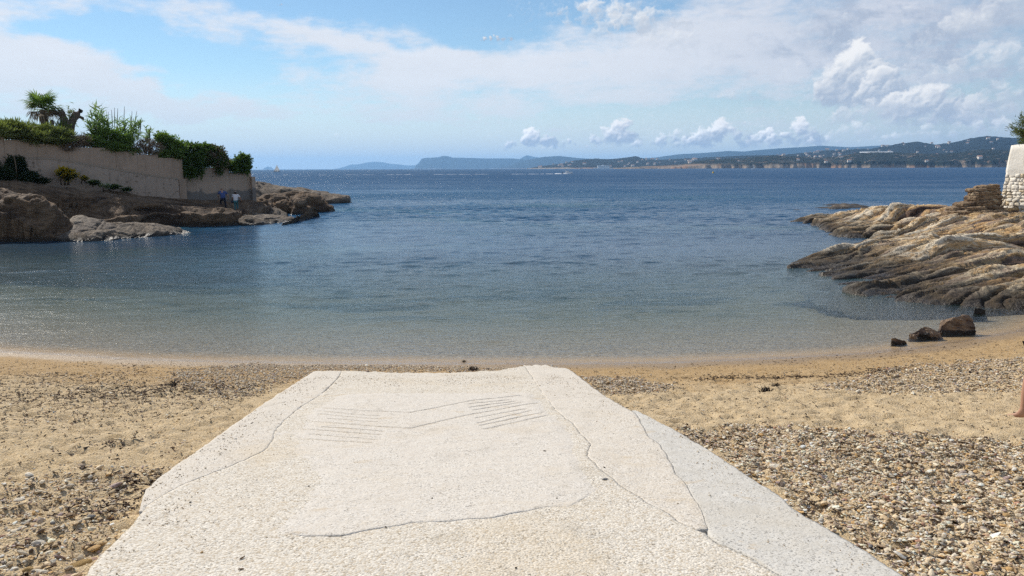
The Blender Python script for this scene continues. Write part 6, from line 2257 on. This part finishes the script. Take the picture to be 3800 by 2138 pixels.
def gn_scatter(name, label, P, ROT, SCL, COLR, mat, form='pebble'):
    """stuff: shapes made and placed by geometry nodes, one instance at each point"""
    n = len(P)
    me = bpy.data.meshes.new(name)
    me.vertices.add(n)
    me.vertices.foreach_set('co', np.asarray(P, np.float32).ravel())
    for an, arr in (('rot', ROT), ('scl', SCL)):
        at = me.attributes.new(an, 'FLOAT_VECTOR', 'POINT')
        at.data.foreach_set('vector', np.asarray(arr, np.float32).ravel())
    at = me.attributes.new('col', 'FLOAT_COLOR', 'POINT')
    at.data.foreach_set('color', np.concatenate([COLR, np.ones((n, 1))], 1).astype(np.float32).ravel())
    me.materials.append(mat)
    o = bpy.data.objects.new(name, me)
    COL.objects.link(o)
    ng = bpy.data.node_groups.new(name, 'GeometryNodeTree')
    ng.interface.new_socket('Geometry', in_out='INPUT', socket_type='NodeSocketGeometry')
    ng.interface.new_socket('Geometry', in_out='OUTPUT', socket_type='NodeSocketGeometry')
    N, Lk = ng.nodes, ng.links
    gi, go = N.new('NodeGroupInput'), N.new('NodeGroupOutput')
    join = N.new('GeometryNodeGeometryToInstance')
    for v in range(5):
        if form == 'pebble':
            ico = N.new('GeometryNodeMeshIcoSphere')
            ico.inputs['Radius'].default_value = 0.5
            ico.inputs['Subdivisions'].default_value = 2
        else:
            ico = N.new('GeometryNodeMeshCylinder')
            ico.inputs['Vertices'].default_value = 5
            ico.inputs['Side Segments'].default_value = 6
            ico.inputs['Radius'].default_value = 0.5
            ico.inputs['Depth'].default_value = 1.0
        posn = N.new('GeometryNodeInputPosition')
        nz = N.new('ShaderNodeTexNoise')
        nz.noise_dimensions = '3D'
        addv = N.new('ShaderNodeVectorMath')
        addv.operation = 'ADD'
        addv.inputs[1].default_value = (v * 13.1, v * 7.7, v * 3.3)
        Lk.new(posn.outputs[0], addv.inputs[0])
        Lk.new(addv.outputs[0], nz.inputs['Vector'])
        nz.inputs['Scale'].default_value = 1.5 if form == 'pebble' else 1.3
        nz.inputs['Detail'].default_value = 1.0
        sub = N.new('ShaderNodeVectorMath')
        sub.operation = 'SUBTRACT'
        sub.inputs[1].default_value = (0.5, 0.5, 0.5)
        Lk.new(nz.outputs['Color'], sub.inputs[0])
        sc_ = N.new('ShaderNodeVectorMath')
        sc_.operation = 'MULTIPLY'
        sc_.inputs[1].default_value = (0.75, 0.75, 0.75) if form == 'pebble' else (9.0, 9.0, 0.2)
        Lk.new(sub.outputs[0], sc_.inputs[0])
        sp_ = N.new('GeometryNodeSetPosition')
        Lk.new(ico.outputs['Mesh'], sp_.inputs['Geometry'])
        Lk.new(sc_.outputs[0], sp_.inputs['Offset'])
        sm = N.new('GeometryNodeSetShadeSmooth')
        Lk.new(sp_.outputs[0], sm.inputs['Geometry'])
        Lk.new(sm.outputs[0], join.inputs[0])
    iop = N.new('GeometryNodeInstanceOnPoints')
    Lk.new(gi.outputs[0], iop.inputs['Points'])
    Lk.new(join.outputs[0], iop.inputs['Instance'])
    iop.inputs['Pick Instance'].default_value = True
    ra_ = N.new('GeometryNodeInputNamedAttribute')
    ra_.data_type = 'FLOAT_VECTOR'
    ra_.inputs['Name'].default_value = 'rot'
    e2r = N.new('FunctionNodeEulerToRotation')
    Lk.new(ra_.outputs[0], e2r.inputs[0])
    Lk.new(e2r.outputs[0], iop.inputs['Rotation'])
    sa = N.new('GeometryNodeInputNamedAttribute')
    sa.data_type = 'FLOAT_VECTOR'
    sa.inputs['Name'].default_value = 'scl'
    Lk.new(sa.outputs[0], iop.inputs['Scale'])
    rv = N.new('FunctionNodeRandomValue')
    rv.data_type = 'INT'
    rv.inputs['Min'].default_value = 0
    rv.inputs['Max'].default_value = 4
    for s in rv.inputs:
        pass
    Lk.new([q for q in rv.outputs if q.type == 'INT'][0], iop.inputs['Instance Index'])
    for s in rv.inputs:
        if s.type == 'INT' and s.name == 'Max':
            s.default_value = 4
        if s.type == 'INT' and s.name == 'Min':
            s.default_value = 0
    smn = N.new('GeometryNodeSetMaterial')
    smn.inputs['Material'].default_value = mat
    Lk.new(iop.outputs[0], smn.inputs['Geometry'])
    Lk.new(smn.outputs[0], go.inputs[0])
    md = o.modifiers.new('scatter', 'NODES')
    md.node_group = ng
    tag(o, label, None, None, 'stuff')
    return o


grng = np.random.default_rng(91)


def pebbles(x, y, size, spread, flat=0.5, sink=0.25, dark=0.0, bright=1.0):
    n = len(x)
    s = size * np.exp(grng.normal(0, spread, n))
    scl = np.stack([s * grng.uniform(0.9, 1.7, n), s * grng.uniform(0.7, 1.1, n), s * grng.uniform(0.4, 0.75, n) * flat * 2], 1)
    z = beach_z(x, y) + scl[:, 2] * (0.5 - sink)
    rot = np.stack([grng.normal(0, 0.28, n), grng.normal(0, 0.28, n), grng.uniform(0, 6.28, n)], 1)
    w_ = WGT.copy()
    if dark:
        w_[4:9] *= 1 + dark
    else:
        w_[4:6] *= 0.6
    w_ /= w_.sum()
    col_ = PAL_P[grng.choice(len(PAL_P), n, p=w_)] * grng.uniform(0.75, 1.15, (n, 1)) * bright
    return np.stack([x, y, z], 1), rot, scl, np.clip(col_, 0, 0.85)


Z_RIGHT = zone([(2545, 1600), (2640, 1575), (2800, 1585), (3000, 1578), (3250, 1600), (3500, 1612), (3800, 1640), (4300, 1650), (4300, 2500), (3900, 2500), (3350, 2134), (2945, 1880), (2620, 1655)])
Z_RIGHT_UP = zone([(3020, 1440), (3180, 1400), (3330, 1365), (3550, 1335), (3800, 1322), (4200, 1315), (4200, 1435), (3800, 1452), (3500, 1450), (3200, 1458)])
Z_RAMP_R = zone([(2140, 1395), (2300, 1405), (2520, 1425), (2440, 1452), (2250, 1462)])
Z_LEFT_LOW = zone([(-300, 1790), (0, 1780), (260, 1740), (480, 1715), (640, 1735), (548, 1806), (512, 1912), (300, 2138), (60, 2420), (-500, 2420)])
Z_LEFT_WRACK = zone([(-200, 1420), (150, 1385), (450, 1370), (720, 1395), (860, 1430), (800, 1500), (620, 1540), (300, 1560), (-200, 1570)])
Z_SHORE = zone([(900, 1352), (1300, 1356), (1720, 1360), (2060, 1361), (2090, 1372), (1850, 1385), (1150, 1378), (1000, 1440), (850, 1480), (700, 1440), (620, 1380)])
Z_ALL_L = zone([(-300, 1325), (500, 1345), (1150, 1362), (880, 1565), (545, 1810), (300, 2138), (-500, 2400), (-600, 1500)])
Z_ALL_R = zone([(2100, 1365), (2800, 1345), (3800, 1245), (4300, 1220), (4300, 1700), (2640, 1650), (2250, 1470)])

parts = []
x, y = sample_zone(Z_RIGHT, 84000, grng, 0.35)
parts.append(pebbles(x, y, 0.0112, 0.48, 0.38, 0.15, 0, 1.28))
x, y = sample_zone(Z_RIGHT, 5200, grng, 0.35)
parts.append(pebbles(x, y, 0.024, 0.34, 0.38, 0.12, 0, 1.2))
x, y = sample_zone(Z_RIGHT_UP, 17000, grng, 0.4)
parts.append(pebbles(x, y, 0.020, 0.35, 0.5, 0.2, 0, 1.1))
x, y = sample_zone(Z_RAMP_R, 5200, grng, 0.3)
parts.append(pebbles(x, y, 0.020, 0.35, 0.5))
x, y = sample_zone(Z_SHORE, 12000, grng, 0.25)
parts.append(pebbles(x, y, 0.018, 0.35, 0.5, 0.3))
# grit washed onto the slipway, thickest at its lower end and along its edges
n = 5200
y = np.concatenate([13.3 - np.abs(grng.normal(0, 0.9, n // 2)), grng.uniform(3.6, 13.0, n // 2)])
u = np.concatenate([grng.uniform(0.05, 0.95, n // 2), np.where(grng.uniform(size=n // 2) < 0.6, np.abs(grng.normal(0, 0.06, n // 2)), 1 - np.abs(grng.normal(0, 0.06, n // 2)))])
xl, xr = edge_x(EDGE_L, y), edge_x(EDGE_R, y)
x = xl + (xr - xl) * u
ok = (u > 0.004) & (u < 0.996) & (fbm(x * 1.6, y * 1.6, 4, 0.6, seed=121) > -0.05) & (y > 3.4)
x, y = x[ok], y[ok]
g4 = pebbles(x, y, 0.0065, 0.42, 0.5, 0.1, 0.0, 1.0)
g4[0][:, 2] = slab_surface(x, y) + 0.004
parts.append(g4)
gp_ = [np.concatenate([p[i] for p in parts]) for i in range(4)]
gn_scatter('shingle', 'bank of small cream and brown pebbles right of the slipway', *gp_, m_peb)
parts = []
x, y = sample_zone(Z_LEFT_LOW, 9500, grng, 0.3)
parts.append(pebbles(x, y, 0.0092, 0.50, 0.38, 0.22, 0.0, 1.28))
x, y = sample_zone(Z_LEFT_LOW, 700, grng, 0.3)
parts.append(pebbles(x, y, 0.026, 0.35, 0.45, 0.1, 0.0, 1.1))
x, y = sample_zone(Z_LEFT_WRACK, 7000, grng, 0.6)
parts.append(pebbles(x, y, 0.012, 0.4, 0.4, 0.25, 0.2, 1.1))
x, y = sample_zone(Z_ALL_L, 16000, grng, 0.3)
parts.append(pebbles(x, y, 0.0095, 0.4, 0.4, 0.25, 0.2, 1.15))
x, y = sample_zone(Z_ALL_R, 9000, grng, 0.3)
parts.append(pebbles(x, y, 0.010, 0.4, 0.5, 0.2, 1.2))
gp_ = [np.concatenate([p[i] for p in parts]) for i in range(4)]
gn_scatter('shingle', 'scattered pebbles and coarse grit on the sand left of the slipway', *gp_, m_peb)

# dry seaweed shreds and twigs
m_weed, k, out = new_mat('dry_seaweed')
principled(k, out, attr(k, 'col', 'Color', 'INSTANCER'), 0.85, None, 0.2)


def strands(x, y, length, thick, base_col, lift=0.004):
    n = len(x)
    L = length * np.exp(grng.normal(0, 0.45, n))
    t = thick * grng.uniform(0.7, 1.4, n)
    rot = np.stack([R(90) + grng.normal(0, 0.16, n), grng.uniform(0, 6.28, n), grng.uniform(0, 6.28, n)], 1)
    col_ = np.array(base_col)[None] * grng.uniform(0.5, 1.6, (n, 1))
    return np.stack([x, y, beach_z(x, y) + lift + t * 0.4], 1), rot, np.stack([t, t, L], 1), np.clip(col_, 0, 0.8)


parts = []
for zn, n, L, fr_ in ((Z_LEFT_WRACK, 2000, 0.045, 0.8), (Z_LEFT_LOW, 350, 0.040, 0.3), (Z_RIGHT, 2600, 0.050, 0.35), (Z_RIGHT_UP, 1500, 0.05, 0.4), (Z_ALL_L, 1300, 0.035, 0.3), (Z_ALL_R, 1900, 0.035, 0.3)):
    x, y = sample_zone(zn, n, grng, fr_)
    parts.append(strands(x, y, L, 0.0035, (0.11, 0.075, 0.055)))
# the wrack line above the wet sand
for path, n, wd in (([(2560, 1405), (2750, 1402), (2900, 1398), (3060, 1396), (3250, 1380), (3320, 1368)], 700, 0.16), ([(0, 1478), (250, 1470), (480, 1460), (640, 1432), (740, 1450)], 1100, 0.42),
                    ([(330, 1900), (400, 1850), (480, 1800), (560, 1760), (640, 1735)], 320, 0.12), ([(440, 1640), (400, 1632)], 60, 0.09), ([(830, 1440), (980, 1432)], 120, 0.14)):
    q = np.array([on_ground(px, py, beach_smooth)[:2] for px, py in path])
    t = grng.uniform(0, len(q) - 1.001, n)
    i = t.astype(int)
    f = (t - i)[:, None]
    xy = q[i] * (1 - f) + q[i + 1] * f + grng.normal(0, wd, (n, 2)) * np.array([1.4, 1.0])
    xl, xr = edge_x(EDGE_L, xy[:, 1]), edge_x(EDGE_R, xy[:, 1])
    xy = xy[~((xy[:, 0] > xl) & (xy[:, 0] < xr))]
    parts.append(strands(xy[:, 0], xy[:, 1], 0.05, 0.004, (0.085, 0.055, 0.042), 0.006))
gp_ = [np.concatenate([p[i] for p in parts]) for i in range(4)]
gn_scatter('seaweed_wrack', 'dry dark shreds of seaweed strewn over the sand', *gp_, m_weed, 'strand')
x, y = sample_zone(Z_RIGHT, 420, grng, 0.3)
x2, y2 = sample_zone(Z_LEFT_LOW, 60, grng, 0.3)
sx_ = strands(np.concatenate([x, x2]), np.concatenate([y, y2]), 0.11, 0.006, (0.26, 0.185, 0.12), 0.012)
gn_scatter('driftwood_twigs', 'thin brown twigs and reed bits lying on the shingle', *sx_, m_weed, 'strand')


# bigger stones, one object each
def stone_shape(seed, squash):
    rg = np.random.default_rng(seed)
    bm_ = bmesh.new()
    bmesh.ops.create_icosphere(bm_, subdivisions=3, radius=0.5)
    cuts = [(rg.normal(size=3), rg.uniform(0.30, 0.44)) for _ in range(7)]
    off_ = rg.uniform(0, 9, 3)
    for v in bm_.verts:
        p = np.array(v.co)
        for nrm_, d in cuts:
            nn = nrm_ / np.linalg.norm(nrm_)
            e_ = p @ nn - d
            if e_ > 0:
                p = p - nn * e_ * 0.85
        q = p * 4 + off_
        p = p * (1 + 0.05 * math.sin(q[0] * 2 + q[1]) + 0.04 * math.sin(q[2] * 3 + q[0] * 1.7))
        v.co = p
    me = bpy.data.meshes.new('stone')
    bm_.to_mesh(me)
    bm_.free()
    me.polygons.foreach_set('use_smooth', np.ones(len(me.polygons), bool))
    return me


SHAPES = [stone_shape(200 + i, 0.5) for i in range(8)]


def stone_m(name, c):
    m, k, out = new_mat(name)
    pos = k.n('ShaderNodeTexCoord').outputs['Object']
    n = k.noise(pos, 3.0, 5, 0.65)
    n2 = k.noise(k.vm('MULTIPLY', pos, (1, 1, 5)), 2.0, 4, 0.6)
    cc_ = k.mix(k.lin(n, 0.3, 0.7), tuple(v * 0.65 for v in c), tuple(min(0.85, v * 1.12) for v in c))
    cc_ = k.mix(k.ss(n2, 0.55, 0.7, 0, 0.5), cc_, tuple(v * 0.5 for v in c))
    principled(k, out, cc_, 0.85, k.bump(k.noise(pos, 9.0, 4, 0.6), 0.5, 0.05), 0.2)
    return m


SM = {n: stone_m(n + '_stone_face', c) for n, c in dict(ochre=(0.46, 0.30, 0.12), pink=(0.50, 0.33, 0.25), white=(0.66, 0.60, 0.50), tan=(0.48, 0.33, 0.19), grey=(0.27, 0.26, 0.25), cream=(0.60, 0.50, 0.36), purple=(0.30, 0.22, 0.20), brown=(0.20, 0.13, 0.08), dark=(0.06, 0.045, 0.035), rust=(0.42, 0.18, 0.09)).items()}


def place_stone(px, py, wpx, ratio, flat, yaw, colour, label, group=None, name='stone', tilt=0.12, ground=None, seed=0, category='stone'):
    if ground == 'ramp':
        g = on_ramp(px, py)
        zg = float(slab_surface(np.array([g.x]), np.array([g.y]))[0]) + 0.004
    else:
        g = on_ground(px, py, beach_smooth)
        zg = float(beach_z(np.array([g.x]), np.array([g.y]))[0])
    L = wpx * g.y / FPX
    me = SHAPES[seed % 8].copy() if False else SHAPES[seed % 8]
    o = bpy.data.objects.new(name, me)
    COL.objects.link(o)
    o.scale = (L, L * ratio, L * flat)
    o.rotation_euler = (tilt, -tilt * 0.5, yaw)
    o.location = (g.x, g.y, zg + L * flat * 0.30)
    if not me.materials:
        me.materials.append(SM[colour])
    o.material_slots[0].link = 'OBJECT'
    o.material_slots[0].material = SM[colour]
    return tag(o, label, category, group)


for i, a in enumerate([
    (300, 2056, 92, 0.42, 0.24, 0.5, 'ochre', 'long flat ochre stone tilted on the shingle by the slipway'),
    (262, 2086, 104, 0.40, 0.26, 0.05, 'pink', 'long pinkish stone with a rusty underside beside the ochre one'),
    (139, 2000, 54, 0.55, 0.36, 0.0, 'white', 'whitish oval stone in the bottom left shingle'),
    (247, 1902, 58, 0.5, 0.38, 0.4, 'tan', 'chunky tan stone at the edge of the seaweed line'),
    (193, 1924, 22, 0.9, 0.7, 0.0, 'grey', 'small round grey stone left of the tan stone'),
    (154, 2092, 54, 0.55, 0.40, 0.1, 'cream', 'cream stone with a pink side near the bottom left corner'),
    (175, 2002, 40, 0.35, 0.25, 0.8, 'ochre', 'thin ochre flake leaning beside the whitish oval stone'),
    (215, 2000, 50, 0.75, 0.25, 0.0, 'pink', 'round flat pinkish disc of stone in the shingle'),
    (385, 1892, 44, 0.6, 0.45, 0.2, 'purple', 'purplish stone between the slipway and the tan stone'),
    (338, 1901, 38, 0.55, 0.40, 0.1, 'grey', 'grey stone next to the purplish one'),
    (101, 2102, 40, 0.8, 0.45, 0.3, 'ochre', 'yellowish stone in the bottom left corner'),
    (447, 1864, 60, 0.55, 0.22, 0.15, 'cream', 'flat cream slab against the broken corner of the slipway'),
    (492, 1872, 40, 0.6, 0.3, 0.1, 'tan', 'tan slab tucked under the slipway edge'),
    (640, 1655, 18, 0.7, 0.5, 0.0, 'brown', 'small dark stone alone on the left sand'),
    (320, 1652, 26, 0.5, 0.3, 0.2, 'dark', 'small black stone lying on the smooth left sand'),
    (2910, 1890, 14, 0.6, 0.5, 0.3, 'grey', 'small grey stone touching the right edge of the slipway'),
    (3205, 1780, 26, 0.6, 0.5, 0.1, 'cream', 'pale round stone in the middle of the right shingle'),
    (3575, 1765, 60, 0.5, 0.35, 0.1, 'white', 'largest pale stone in the right shingle'),
    (3780, 1772, 46, 0.6, 0.45, 0.2, 'cream', 'pale stone at the right edge of the shingle'),
    (3395, 1870, 26, 0.8, 0.5, 0.1, 'ochre', 'yellow rounded stone among the right shingle'),
    (2825, 1734, 16, 0.6, 0.45, 0.0, 'rust', 'small brick-red stone close to the slipway\'s right edge'),
]):
    place_stone(*a, seed=i)
place_stone(453, 1820, 66, 0.24, 0.16, 0.05, 'brown', 'short dark piece of driftwood on the left seaweed line', None, 'driftwood', 0.05, None, 3, 'driftwood')
for i, (px, py, wpx) in enumerate(((1146, 1807, 9), (1604, 1852, 10), (2021, 1677, 12), (2066, 1854, 9), (1432, 1960, 12), (1508, 1740, 5), (1465, 1493, 6), (1443, 1893, 6), (1914, 2110, 14), (2243, 1738, 9))):
    place_stone(px, py, wpx, 0.7, 0.5, i * 1.3, 'dark', 'small dark pebble lying loose on the slipway', 'dark pebbles on the slipway', 'pebble', 0.1, 'ramp', i, 'pebble')
place_stone(2245, 1780, 26, 0.55, 0.22, 0.2, 'grey', 'flat grey chip of stone by the right crack of the slipway', None, 'stone', 0.05, 'ramp', 2)
place_stone(898, 2070, 34, 0.25, 0.22, 1.1, 'brown', 'short brown twig on the lower left of the slipway', None, 'twig', 0.05, 'ramp', 4, 'twig')
place_stone(895, 2113, 26, 0.4, 0.25, 0.1, 'brown', 'small brown bark chip near the bottom of the slipway', None, 'bark_chip', 0.05, 'ramp', 5, 'bark chip')
prs = np.random.default_rng(77)
for zn, nn, txt, grp in ((Z_RIGHT, 130, 'the shingle right of the slipway', 'larger pebbles right of the slipway'), (Z_LEFT_LOW, 70, 'the shingle left of the slipway', 'larger pebbles left of the slipway')):
    xs, ys_ = sample_zone(zn, nn * 3, prs, 0.1)
    order = np.argsort(ys_)[:int(nn * 1.6)]
    order = prs.permutation(order)[:nn]
    for i in order:
        kname = prs.choice(['cream', 'tan', 'white', 'grey', 'pink', 'ochre', 'purple'], p=[0.3, 0.2, 0.16, 0.1, 0.1, 0.09, 0.05])
        s = float(prs.uniform(0.03, 0.055))
        o = bpy.data.objects.new('pebble', SHAPES[int(prs.integers(8))])
        COL.objects.link(o)
        o.scale = (s, s * prs.uniform(0.55, 0.9), s * prs.uniform(0.3, 0.55))
        o.rotation_euler = (prs.normal(0, 0.2), prs.normal(0, 0.2), prs.uniform(0, 6.28))
        o.location = (xs[i], ys_[i], float(beach_z(np.array([xs[i]]), np.array([ys_[i]]))[0]) + o.scale[2] * 0.4)
        o.material_slots[0].link = 'OBJECT'
        o.material_slots[0].material = SM[str(kname)]
        tag(o, f'larger {kname} pebble in {txt}', 'pebble', grp)


# clumps of dark weed
def weed_clump(label, px, py, wpx, seed, dz=0.0):
    g = on_ground(px, py, beach_smooth)
    w_ = wpx * g.y / FPX
    rg = np.random.default_rng(seed)
    root = empty('seaweed_clump', (g.x, g.y, float(beach_z(np.array([g.x]), np.array([g.y]))[0]) + dz))
    tag(root, label, 'seaweed')
    n = 160
    P = rg.normal(size=(n, 3)) * np.array([w_ * 0.28, w_ * 0.2, w_ * 0.10]) + np.array([0, 0, w_ * 0.12])
    D = rg.normal(size=(n, 3)) + np.array([0, 0, 0.4])
    f = leaves('fronds', P, D, w_ * 0.35, w_ * 0.06, m_weedleaf, root, rg.uniform(0, 1, n), rg)
    f['kind'] = 'stuff'
    return root


m_weedleaf = leaf_mat('weed_frond', (0.018, 0.013, 0.010), (0.065, 0.042, 0.028), 0.6, 0.05)
weed_clump('lone dark tuft of seaweed standing in the shallow water', 1722, 1346, 14, 3, 0.02)
weed_clump('dark seaweed clump at the foot of the slipway', 1755, 1374, 34, 4)
weed_clump('dark seaweed heap on the dry sand at right', 2845, 1445, 46, 5)
weed_clump('smaller seaweed heap beside the larger one on the right sand', 2880, 1432, 24, 6)
weed_clump('dark seaweed scrap on the sand near the gravel edge', 3220, 1442, 20, 7)
weed_clump('dark seaweed tuft in the left sand near the slipway', 640, 1430, 40, 8)
